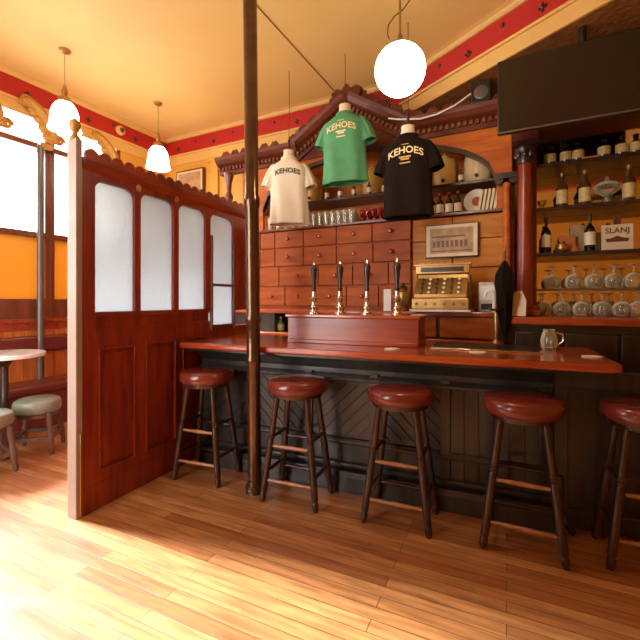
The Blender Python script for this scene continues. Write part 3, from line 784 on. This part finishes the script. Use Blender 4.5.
# right display bay
t = thing('display_shelves', 'tall mirror-backed bottle shelves with dark boards right of the red column', 'shelf unit', (ROOM.o[0], ROOM.o[1], 0), ROOM.rz)
MB().box(4.79, AR-.7, -.06, -.016, 1.17, 2.85).build('mirror', M['mirror'], t, smooth=False)
MB().box(4.66, 4.79, -.38, -.016, 1.17, 2.95).build('side_panel', M['red_wood'], t, smooth=False, bevel=.004)
for z in (1.665, 2.045, 2.41): MB().box(4.79, AR-.7, -.40, -.062, z, z+.03).build('shelf', M['dark_wood'], t, smooth=False, bevel=.004)
MB().box(4.79, AR-.7, -.38, -.062, 1.388, 1.396).build('glass_shelf', M['clear'], t, smooth=False)
MB().box(4.66, AR-.7, -.42, -.016, 2.85, 3.0).build('head_board', M['dark_wood2'], t, smooth=False, bevel=.004)

# ------------------------------------------------------------------ small stock
def bottle(name, h, r, glassm, labm, capm, neck=.3, lab=(.18, .52), extra=None):
    t = thing(name, '', 'bottle')
    MB().lathe([(r*.9, 0), (r, .006), (r, h*.55), (r*.85, h*.62), (r*neck*1.1, h*.74), (r*neck, h*.78), (r*neck, h*.93)], seg=16).build('glass_body', glassm, t)
    MB().lathe([(r*1.02, h*lab[0]), (r*1.02, h*lab[1])], seg=16, cap=False).build('label', labm, t)
    MB().lathe([(r*neck*1.15, h*.90), (r*neck*1.15, h*.995), (r*neck*.9, h)], seg=12).build('cap', capm, t)
    return t
def put(proto, used, loc, label, group, rz=None):
    o = proto if not used.get(proto.name) else dup(proto)
    used[proto.name] = 1
    o.location = loc; o['label'] = label; o['group'] = group
    if rz is not None: o.rotation_euler = (0, 0, rz)
    return o
used = {}
def glassware(name, prof, mat, cat='glass'):
    o = MB().lathe(prof, seg=14, cap=False).build(name, mat); o['category'] = cat
    md = o.modifiers.new('wall', 'SOLIDIFY'); md.thickness = .002
    return o
# brandy balloons upside down, two tiers
bal = glassware('balloon_glass', [(.036, .001), (.055, .015), (.066, .05), (.062, .08), (.04, .105), (.008, .118), (.005, .13), (.005, .175), (.034, .186), (.036, .188)], M['clear'])
words = ['beside the red column', 'second from the red column', 'third from the red column', 'fourth from the red column', 'fifth from the red column', 'at the right edge']
for tier, z, xs_ in (('upper', 1.396, (552, 574, 594, 614, 634)), ('lower', 1.17, (543, 562, 582, 602, 622, 638))):
    for i, px in enumerate(xs_):
        q = words[i] if px < 630 else 'at the right edge'
        put(bal, used, ROOM.w(ROOM.m(px, -.30 if tier == 'upper' else -.34), -.30 if tier == 'upper' else -.34, z+.0005), 'upturned clear balloon glass on the %s tier, %s' % (tier, q), 'upturned balloon glasses below the shelves')
tumbler = glassware('tumbler', [(.028, .002), (.030, .004), (.034, .09), (.036, .12)], M['clear'])
for i, px in enumerate((568, 590, 608, 630)):
    put(tumbler, used, ROOM.w(ROOM.m(px, -.16), -.16, 1.171), 'straight tumbler behind the lower balloon glasses, %s from the red column' % ['first', 'second', 'third', 'fourth'][i], 'tumblers behind the balloon glasses')
# shelf C (1.695)
wine = bottle('wine_bottle', .31, .041, M['bottle_dark'], M['label_white'], M['black'])
b_ = -.28
put(wine, used, ROOM.w(ROOM.m(546, b_), b_, 1.695), 'dark wine bottle with white label on the middle shelf beside the red column', 'dark bottles on the middle shelf', 0)
put(wine, used, ROOM.w(ROOM.m(590, b_), b_, 1.695), 'dark wine bottle with white label left of the cream sign', 'dark bottles on the middle shelf', 0)
t = thing('advertising_sign', 'small cream sign with dark lettering on the middle shelf', 'sign', ROOM.w(ROOM.m(617, -.26), -.26, 1.695), ROOM.rz)
MB().box(-.105, .105, -.01, .01, 0, .215).build('board', M['paper'], t, bevel=.003)
MB().box(-.025, .025, -.01, .01, .215, .26).lathe([(.02, -.01), (.02, .01)], (0, 0, .275), (0, 1, .275), 12).build('hanger', M['brown_wood'], t)
text_mb('SLANJ', .062, .001, lambda x, y, z: (x, -.0115-z, .165+y+.3*x*0)).build('lettering', M['brown_wood'], t, smooth=False)
e = MB(); e.prism([(-.07, .075), (.07, .075), (.08, .10), (.04, .105), (.0, .125), (-.04, .105), (-.08, .10)], -.0125, -.01).build('emblem', M['brown_wood'], t, smooth=False)
items = [(566, .10, .12, M['orange_box'], 'orange printed card box standing between the two wine bottles'), ]
o = MB().box(-.06, .06, -.02, .02, 0, .16).build('card_box', M['orange_box'], frame=(ROOM.w(ROOM.m(567, -.16), -.16, 1.695), ROOM.rz)); tag(o, 'orange printed card box standing between the two wine bottles', 'box')
o = MB().box(-.05, .05, -.015, .015, 0, .25).build('card_box', M['printcol'], frame=(ROOM.w(ROOM.m(577, -.12), -.12, 1.695), ROOM.rz)); tag(o, 'tall patterned card behind the orange box on the middle shelf', 'box')
jar = MB().lathe([(.03, 0), (.05, .02), (.055, .045), (.045, .075), (.02, .085), (.025, .095)], seg=16).build('round_pot', M['brass'], frame=(ROOM.w(ROOM.m(562, -.30), -.30, 1.695), 0)); tag(jar, 'small round brass-coloured pot on the middle shelf in front of the orange box', 'pot')
jar = MB().lathe([(.02, 0), (.03, .02), (.022, .04), (.01, .05), (.022, .07)], seg=12).build('copper_cup', M['orange_box'], frame=(ROOM.w(ROOM.m(575, -.31), -.31, 1.695), 0)); tag(jar, 'tiny copper-coloured cup beside the round pot', 'cup')
# shelf B (2.075)
beer = bottle('whiskey_bottle', .30, .044, M['bottle_amber'], M['label_gold'], M['brass'], .32, (.12, .5))
for px, lb_ in ((562, 'dark whiskey bottle with gold label on the third shelf, nearest the red column'), (585, 'dark whiskey bottle with gold label on the third shelf, second from the red column'), (629, 'dark whiskey bottle with round gold label on the third shelf near the right edge')):
    put(beer, used, ROOM.w(ROOM.m(px, b_), b_, 2.075), lb_, 'whiskey bottles on the third shelf', 0)
t = thing('crystal_decanter', 'wide crystal bowl decanter between the whiskey bottles on the third shelf', 'decanter', ROOM.w(ROOM.m(607, -.26), -.26, 2.075), 0)
MB().lathe([(.05, 0), (.05, .01), (.015, .02), (.015, .07), (.05, .09), (.10, .13), (.10, .15), (.06, .18), (.03, .19)], seg=20).build('bowl', M['clear'], t)
MB().lathe([(.02, .19), (.02, .20), (.01, .205), (.014, .22), (.004, .23)], seg=12).build('lid', M['clear'], t)
o = glassware('small_goblet', [(.03, .001), (.03, .004), (.012, .01), (.012, .03), (.032, .05), (.036, .08)], M['clear']); o.location = ROOM.w(ROOM.m(542, b_), b_, 2.0755); o['label'] = 'small cut glass goblet at the left end of the third shelf'
# shelf A (2.44), dark stock under the screen
small = bottle('liqueur_bottle', .17, .045, M['bottle_dark'], M['label_gold'], M['black'], .4, (.2, .6))
for i, (px, w_) in enumerate(((550, 'beside the column'), (566, 'second from the column'), (578, 'third from the column'), (604, 'right of the centre gap'), (622, 'second from the right edge'), (636, 'at the right edge'))):
    put(small, used, ROOM.w(ROOM.m(px, b_), b_, 2.44), 'squat dark bottle on the top shelf under the screen, %s' % w_, 'bottles on the top shelf under the screen', 0)
o = MB().box(-.06, .06, -.04, .04, 0, .035).build('orange_carton', M['orange_box'], frame=(ROOM.w(ROOM.m(590, b_), b_, 2.44), ROOM.rz)); tag(o, 'low orange carton in the centre gap of the top shelf', 'box')

# --- centre cabinet, lower shelf z 2.10
zz = 2.1005; b_ = -.30
tall = glassware('pint_glass', [(.026, .002), (.028, .004), (.030, .05), (.036, .12), (.037, .15)], M['clear'])
gw = ['first', 'second', 'third', 'fourth', 'fifth', 'sixth', 'seventh', 'eighth', 'ninth', 'tenth']
n = 0
for row, bb in (('front', -.34), ('back', -.22)):
    for i in range(8):
        px = 309+i*6.2+(2 if row == 'back' else 0)
        put(tall, used, ROOM.w(ROOM.m(px, bb), bb, zz), 'clear pint glass below the green shirt, %s row, %s from the white shirt' % (row, gw[i]), 'pint glasses on the cabinet shelf')
for i in range(5):
    px = 271+i*8
    put(tall, used, ROOM.w(ROOM.m(px, -.34), -.34, zz), 'clear pint glass half hidden below the white shirt, %s from the iron column' % gw[i], 'pint glasses behind the white shirt')
rub = glassware('red_glass', [(.026, .002), (.022, .005), (.006, .012), (.006, .05), (.026, .07), (.032, .10), (.030, .135)], M['redglass'])
for row, bb in (('front', -.34), ('back', -.22)):
    for i in range(6):
        px = 362+i*6.2+(2 if row == 'back' else 0)
        put(rub, used, ROOM.w(ROOM.m(px, bb), bb, zz), 'red tinted stem glass left of the black shirt, %s row, %s from the left' % (row, gw[i]), 'red tinted glasses on the cabinet shelf')
bb = bottle('stout_bottle', .215, .034, M['bottle_dark'], M['label_white'], M['label_red'], .35, (.12, .48))
for i, px in enumerate((432, 440, 449, 458)):
    put(bb, used, ROOM.w(ROOM.m(px, -.32), -.32, 2.10), 'small dark bottle with white label right of the black shirt, %s of the row' % gw[i], 'labelled bottles right of the black shirt', 0)
t = thing('display_plate', 'cream plate with a red motif propped on the cabinet shelf', 'plate', ROOM.w(ROOM.m(477, -.24), -.24, 2.10), ROOM.rz)
MB().lathe([(.06, 0), (.11, .012), (.115, .018), (.06, .008)], (0, 0, .118), (0, -1, .22), 26).build('dish', M['white'], t)
MB().lathe([(.045, .012), (.04, .016)], (0, 0, .118), (0, -1, .22), 12).build('motif', M['label_red'], t)
for i in range(5):
    o = MB().box(-.011, .011, -.06, .06, 0, .20).build('booklet', M['paper'], frame=(ROOM.w(4.325+i*.033, -.28, 2.10), ROOM.rz)); o.rotation_euler = (0, .16, ROOM.rz)
    o.location.z += .003
    tag(o, 'thin cream booklet leaning right of the plate, %s from the plate' % gw[i], 'booklet', 'booklets leaning beside the plate')

# --- upper shelf z 2.385: stoneware spirit casks
def cask(mat, h, r):
    t = thing('spirit_cask', '', 'cask')
    MB().lathe([(r*.85, 0), (r*.92, .01), (r, h*.3), (r, h*.7), (r*.9, h*.88), (r*.45, h*.96), (r*.4, h)], seg=22).build('body', mat, t)
    MB().lathe([(.016, 0), (.018, .02), (.008, .03)], (0, -r*.97, h*.17), (0, -1, h*.17), 10).build('tap', M['dark_wood'], t)
    MB().lathe([(r*.3, h), (r*.42, h+.01), (r*.15, h+.03), (.012, h+.045)], seg=14).build('lid', mat, t)
    return t
c1 = cask(M['jar_ochre'], .30, .105); c2 = cask(M['jar_cream'], .32, .125)
jl = [(c2, 271, 'cream stoneware spirit cask half behind the white shirt'), (c1, 314, 'ochre stoneware spirit cask between the white and green shirts'),
      (c1, 372, 'ochre stoneware spirit cask between the green and black shirts'), (c1, 445, 'ochre stoneware spirit cask just right of the black shirt'),
      (c2, 478, 'cream stoneware spirit cask at the right end of the arched recess')]
for pr, px, lb_ in jl:
    put(pr, used, ROOM.w(ROOM.m(px, -.20), -.20, 2.385), lb_, 'stoneware spirit casks on the upper shelf', ROOM.rz)
oo = bottle('miniature_bottle', .14, .024, M['bottle_amber'], M['label_white'], M['brass'], .35)
for px, w_ in ((327, 'below the green shirt hem, left one'), (340, 'below the green shirt hem, middle one'), (354, 'below the green shirt hem, right one'), (369, 'before the ochre cask left of the black shirt'), (384, 'close to the black shirt sleeve'), (461, 'between the two casks right of the black shirt')):
    put(oo, used, ROOM.w(ROOM.m(px, -.33), -.33, 2.385), 'miniature bottle, %s' % w_, 'miniature bottles on the upper shelf', 0)

# framed print above register
t = thing('framed_print', 'pale framed street picture hanging above the cash register', 'picture', ROOM.w(4.10, CF-.01, 1.845), ROOM.rz)
MB().box(-.235, .235, -.012, .012, -.155, .155).build('frame', M['dark_wood'], t, bevel=.004)
MB().box(-.225, .225, -.018, -.010, -.145, .145).build('mount', M['paper'], t)
MB().box(-.19, .19, -.021, -.017, -.115, .115).build('print', M['printcol'], t)
e = MB(); e.box(-.17, .12, -.023, -.020, .03, .045)
for k in range(8): e.box(-.165+k*.04, -.14+k*.04, -.023, -.020, -.06, .0)
e.box(-.18, .18, -.023, -.020, -.10, -.09)
e.build('drawing', M['brown_wood'], t)

# ornate brass cash register
t = thing('cash_register', 'ornate old brass cash register on the back counter under the framed print', 'cash register', ROOM.w(4.06, -.60, 1.20), ROOM.rz)
MB().box(-.25, .25, -.20, .15, 0, .02).build('marble_slab', M['white'], t, bevel=.003)
MB().box(-.235, .235, -.19, .14, .02, .115).build('cash_drawer', M['brass'], t, smooth=False, bevel=.008)
MB().profile_x([(-.17, .115), (-.165, .15), (-.10, .24), (-.06, .29), (-.05, .33), (.13, .33), (.13, .115)], -.22, .22).build('body', M['brass'], t, smooth=False, bevel=.008)
d = MB(); d.box(-.225, .225, -.07, -.02, .33, .40).box(-.24, .24, -.075, -.015, .40, .415)
for k in range(7): d.prism([(-.2+k*.057, .414), (-.2+k*.057+.05, .414), (-.2+k*.057+.025, .43)], -.06, -.03)
d.build('display_crest', M['brass'], t, smooth=False, bevel=.003)
MB().box(-.18, .18, -.075, -.068, .345, .385).build('display_window', M['dark_wood'], t)
for c_ in range(6):
    for r_ in range(4):
        x_ = -.15+c_*.06; yy = -.168+.028*r_; z_ = .155+r_*.038
        MB().lathe([(.004, 0), (.004, .018), (.012, .02), (.012, .026)], (x_, yy+.01, z_), (x_, yy-.1, z_+.06), 10).build('key', M['label_white'] if c_ % 2 else M['dark_wood'], t)
e = MB()
for k in range(6): e.lathe([(.014, 0), (.01, .006), (.002, .008)], (-.19+k*.076, -.19, .067), (-.19+k*.076, -1, .067), 10)
for xx in (-.222, .222): e.lathe([(.014, .12), (.018, .14), (.011, .16), (.012, .30), (.018, .32)], (xx, -.06, 0), seg=10)
e.build('relief', M['gilt'], t)
t = thing('round_urn', 'dark brass round urn left of the cash register', 'urn', ROOM.w(3.71, -.62, 1.20), 0)
MB().lathe([(.045, 0), (.05, .01), (.03, .03), (.06, .07), (.075, .12), (.065, .17), (.035, .19), (.045, .205)], seg=20).build('bowl', M['brass'], t)
MB().lathe([(.045, .205), (.03, .225), (.008, .235), (.014, .25), (.003, .26)], seg=14).build('lid', M['dark_wood'], t)
t = thing('card_notice', 'plain white card standing behind the last hand pump', 'card', ROOM.w(3.57, -.66, 1.20), ROOM.rz)
MB().box(-.035, .035, -.004, .004, 0, .20).build('card', M['white'], t)
MB().box(-.035, .035, .004, .04, 0, .01).build('card_foot', M['white'], t)
t = thing('card_machine', 'grey silver boxed device right of the cash register', 'machine', ROOM.w(4.42, -.55, 1.20), ROOM.rz)
MB().box(-.07, .07, -.06, .08, 0, .25).build('casing', M['mottled'], t, bevel=.01)
MB().box(-.055, .055, -.063, -.058, .10, .22).build('screen', M['marble'], t)
MB().box(-.05, .05, -.066, -.058, .02, .07).build('slot', M['black'], t)
# bottle in the gap under the counter ledge
gb = bottle('green_bottle', .17, .035, M['bottle_green'], M['label_gold'], M['label_white'], .35)
gb.location = ROOM.w(ROOM.m(281, -.60), -.60, .9505); gb['label'] = 'yellow-green bottle in the dark gap left of the pump box'

# umbrella/bag cluster at right of the register
t = thing('folded_umbrella', 'black folded umbrella with a white hooked handle hung before the colonnette', 'umbrella', ROOM.w(4.56, -.80, .985), ROOM.rz)
u_ = MB(); u_.lathe([(.008, .0), (.02, .04), (.04, .16), (.055, .30), (.060, .36), (.066, .42), (.055, .50), (.03, .56), (.012, .60)], (0, 0, .02), seg=14)
for v in u_.bm.verts:
    a = math.atan2(v.co.y, v.co.x); k = 1+.22*sin(5*a+v.co.z*9); v.co.x *= k; v.co.y *= k
u_.build('canopy', M['black_cloth'], t)
MB().tube([(0, 0, .58), (0, 0, .66), (.0, 0, .70)], .008, 8).build('shaft', M['brown_wood'], t)
MB().tube([(-.075, -.05, .22), (-.075, -.05, .35), (-.085, -.05, .38), (-.11, -.05, .39), (-.13, -.05, .375), (-.135, -.05, .34)], .012, 8).build('hooked_handle', M['white'], t)
t = thing('beer_font', 'slim brass and copper beer font with a small dish in front of the umbrella', 'beer pump', ROOM.w(4.50, -.83, .965), ROOM.rz)
MB().lathe([(.03, 0), (.03, .01), (.014, .03), (.018, .10), (.022, .18), (.014, .24)], seg=14).build('stem', M['brass'], t)
MB().lathe([(.014, .24), (.05, .255), (.055, .27), (.02, .265)], seg=16).build('dish', M['dark_wood'], t)
o = MB().prism([(-.05, 0), (.045, .0), (.05, .12), (.02, .20), (-.04, .19)], -.008, .008).build('white_cloth', M['white_cloth'], frame=(ROOM.w(4.66, -.73, 1.175), ROOM.rz)); tag(o, 'white folded cloth beside the red column base', 'cloth')

# television
t = thing('television', 'large dark flat television mounted high above the right shelves', 'television', ROOM.w(4.515, -.954, 2.54), ROOM.rz)
o = MB().box(0, 1.10, 0, .045, 0, .545).build('casing', M['black'], t, bevel=.006)
MB().box(.012, 1.088, -.003, .0, .015, .535).build('screen', M['screen'], t)
MB().box(.35, .75, .045, .09, .12, .42).box(.5, .6, .09, .14, .25, .34).build('bracket_plate', M['black'], t)
o = MB().cyl((.55, .11, .3), (.55, .11, .70), .025).build('bracket_arm', M['black'], t)
MB().box(0, 1.1, -.006, 0, 0, .012).build('bezel', M['pipe'], t)
t = thing('wall_speaker', 'small dark speaker box left of the television', 'speaker', ROOM.w(4.36, -.42, 3.02), ROOM.rz)
MB().box(-.08, .08, -.08, .10, 0, .19).build('cabinet', M['black'], t, bevel=.006)
MB().lathe([(.06, 0), (.05, .004)], (0, -.08, .09), (0, -1, .09), 18).build('cone', M['pipe'], t)
t = MB().tube([ROOM.w(3.55, -.56, 3.02), ROOM.w(3.65, -.56, 2.97+.02), ROOM.w(3.85, -.56, 2.985-.03), ROOM.w(4.0, -.56, 2.965), ROOM.w(4.15, -.56, 3.01), ROOM.w(4.28, -.52, 3.10)], .008, 6).build('white_cable', M['white'])
tag(t, 'slack white cable draped along the top of the cornice to the speaker', 'cable')

# ================================================================== T-SHIRTS
def shirt(name, label, cat, loc, rz, mat, ink, Hh=.70, W=.19, seed=0, tsize=.075, small=True, dark=False):
    t = thing(name, label, cat, loc, rz, 'souvenir shirts hanging over the bar')
    Z = [0, .06, .14, .24, .34, .44, .52, .58, .62, .655, .68, .70]
    Wd = [W*1.03, W*1.01, W, W*.98, W*.98, W*1.0, W*1.04, W*1.02, W*.88, W*.62, W*.42, W*.38]
    Dp = [.10, .10, .10, .10, .11, .12, .12, .115, .105, .09, .075, .065]
    Z = [z*Hh/.70 for z in Z]
    def lerp(z, A):
        for i in range(len(Z)-1):
            if z <= Z[i+1]: u = (z-Z[i])/(Z[i+1]-Z[i]); return A[i]+(A[i+1]-A[i])*u
        return A[-1]
    def fold(a, z): return .010*sin(7*a+seed+3*z)*(1-z/Hh)+.006*sin(4*a+9*z+seed)*(1-.6*z/Hh)
    seg = 48; mb = MB(); rings = []
    zz_ = [Hh*i/40 for i in range(41)]
    for z in zz_:
        w_, d_ = lerp(z, Wd), lerp(z, Dp)
        ring = []
        for k in range(seg):
            a = 2*pi*k/seg; f_ = fold(a, z)
            c_, s_ = cos(a), sin(a)
            ring.append(((w_+f_)*math.copysign(abs(c_)**.8, c_), (d_+f_)*math.copysign(abs(s_)**.9, s_), z))
        rings.append(ring)
    mb.loft(rings, cap=False)
    for sx in (-1, 1):    # sleeves
        rr = []
        for i in range(9):
            u = i/8; cx = sx*(W*.68+ (W*.44)*u**.7); cz = Hh*(.85-.29*u**1.2)
            ax = Vector((sx*(.85-.55*u), 0, -.35-.6*u)).normalized(); n_ = Vector((ax.z, 0, -ax.x))
            ra, rb = .062+.012*u, .062+.012*u
            rr.append([Vector((cx, 0, cz))+n_*(ra*cos(2*pi*k/20))+Vector((0, 1, 0))*(rb*sin(2*pi*k/20)*(1+.08*sin(3*k))) for k in range(20)])
        mb.loft(rr, cap=False)
    o = mb.build('fabric', mat, t)
    md = o.modifiers.new('cloth', 'SOLIDIFY'); md.thickness = .003; md.offset = -1
    MB().lathe([(.001, 0), (.001, 0)], seg=3) if False else None
    cb = MB(); w_, d_ = Wd[-1], Dp[-1]
    cb.tube([(w_*1.02*cos(2*pi*k/24), d_*1.02*sin(2*pi*k/24), Hh+.003) for k in range(25)], .008, 6).build('collar', mat, t)
    def surf(x, z, e=.006):
        w_, d_ = lerp(z, Wd), lerp(z, Dp); c_ = max(-1, min(1, x/(w_+.001))); c2 = math.copysign(abs(c_)**(1/.8), c_); s_ = sqrt(max(0, 1-c2*c2)); a = -math.acos(max(-1, min(1, c2)))
        f_ = fold(a+2*pi, z)
        return -(d_+f_)*abs(s_)**.9-e
    def fn(x, y, z, zc=Hh*.775, arcn=.55): q = zc+y-arcn*x*x*3; return (x, surf(x, q)-z, q)
    text_mb('KEHOES', tsize, .0012, fn, cuts=2).build('lettering', ink, t, smooth=False)
    if small:
        em = MB()
        def P(x, z): return (x, surf(x, z, .007), z)
        zc = Hh*.70
        for (x0, x1, z0, z1) in ((-.05, .05, zc-.012, zc+.002), (-.035, .035, zc-.03, zc-.016), (-.045, .045, zc-.058, zc-.048), (-.03, .03, Hh*.845, Hh*.85+.003)):
            n_ = 6
            top_ = [em.bm.verts.new(P(x0+(x1-x0)*i/n_, z1)) for i in range(n_+1)]; bo_ = [em.bm.verts.new(P(x0+(x1-x0)*i/n_, z0)) for i in range(n_+1)]
            for i in range(n_): em.bm.faces.new((bo_[i], bo_[i+1], top_[i+1], top_[i]))
        em.build('crest_print', M['gold_ink'] if dark else ink, t, smooth=False)
    # display form that carries it: neck block, cord
    f_ = thing('display_form', label.split(' shirt')[0].replace(' printed', '')+' shirt\'s pale neck form and hanging cord', 'display form', loc, rz, None)
    MB().lathe([(.02, Hh-.10), (.062, Hh-.05), (.064, Hh+.01), (.055, Hh+.06), (.058, Hh+.085), (.03, Hh+.09)], seg=20).build('neck_block', M['paper'], f_)
    MB().cyl((0, 0, Hh+.085), (0, 0, Hh+.20), .012, seg=8).build('stem', M['dark_wood'], f_)
    top_z = 3.24 if f_.location.x > .6 else 3.64
    MB().tube([(0, 0, Hh+.19), (.003, 0, (top_z-loc[2])*.8+.1), (0, 0, ZC-loc[2])], .003, 6).build('cord', M['dark_wood'], f_)
    return t
def sp_(px, b_, z): x = BAR.m(px, b_); return BAR.w(x, b_, z)
shirt('t_shirt', 'white printed shirt with dark lettering hanging left of the green one', 'shirt', sp_(289, 1.10, 2.075), radians(-4), M['white_cloth'], M['black_ink'], .67, .195, 1, .070, False)
shirt('t_shirt', 'green printed shirt with cream lettering hanging highest over the bar', 'shirt', sp_(345, 1.05, 2.41), radians(-23), M['green_cloth'], M['cream_ink'], .66, .215, 2, .080, True)
shirt('t_shirt', 'black printed shirt with cream lettering hanging below the globe lamp', 'shirt', sp_(408, .85, 2.0), radians(-24), M['black_cloth'], M['cream_ink'], .68, .205, 3, .080, True, True)

# ================================================================== LIGHT, WORLD, CAMERA
w = D.worlds.new('World'); SC.world = w; w.use_nodes = True
bg = w.node_tree.nodes['Background']; bg.inputs['Color'].default_value = (1, .975, .94, 1); bg.inputs['Strength'].default_value = 11.0
def portal(x0, y0, z0, rz_, sx, sy):
    l = D.lights.new('window_portal', 'AREA'); l.shape = 'RECTANGLE'; l.size = sx; l.size_y = sy; l.cycles.is_portal = True
    o = D.objects.new('window_portal', l); COL.objects.link(o); o.location = (x0, y0, z0); o.rotation_euler = (radians(90), 0, rz_)
    return o
p = ROOM.w(-.15, -2.49); portal(p[0], p[1], 2.23, ROOM.rz-pi/2, 3.5, 2.3)     # light travels into the room (+a)
p = ROOM.w(1.575, BF-.15); portal(p[0], p[1], 1.8, ROOM.rz, 2.45, 2.6)
for o in [o for o in D.objects if o.type == 'LIGHT']:
    pass
# the pendants' own light
def lamp(x, y, z, pw, r=.1, c=(1, .78, .45)):
    l = D.lights.new('bulb', 'POINT'); l.energy = pw; l.shadow_soft_size = r; l.color = c
    o = D.objects.new('bulb', l); COL.objects.link(o); o.location = (x, y, z)
    return o

sl = D.lights.new('sun', 'SUN'); sl.energy = 40; sl.angle = radians(16); sl.color = (.88, .95, 1)
so = D.objects.new('sun', sl); COL.objects.link(so)
az = Vector((ROOM.u[0]+.10*ROOM.v[0], ROOM.u[1]+.10*ROOM.v[1], -math.tan(radians(35))))
so.rotation_euler = az.to_track_quat('-Z', 'Y').to_euler(); so.location = (-8, 4, 7)
cam = D.cameras.new('camera'); co = D.objects.new('camera', cam); COL.objects.link(co)
co.location = (0, 0, H); co.rotation_euler = (radians(90), 0, 0)
cam.sensor_width = 36; cam.lens = 400/640*36; cam.shift_y = -20/640; cam.clip_start = .01
SC.camera = co
vs = SC.view_settings
SC.display_settings.display_device = 'sRGB'
vs.view_transform = 'Standard'; vs.look = 'None'; vs.gamma = 1; vs.use_curve_mapping = False; vs.exposure = 0.0
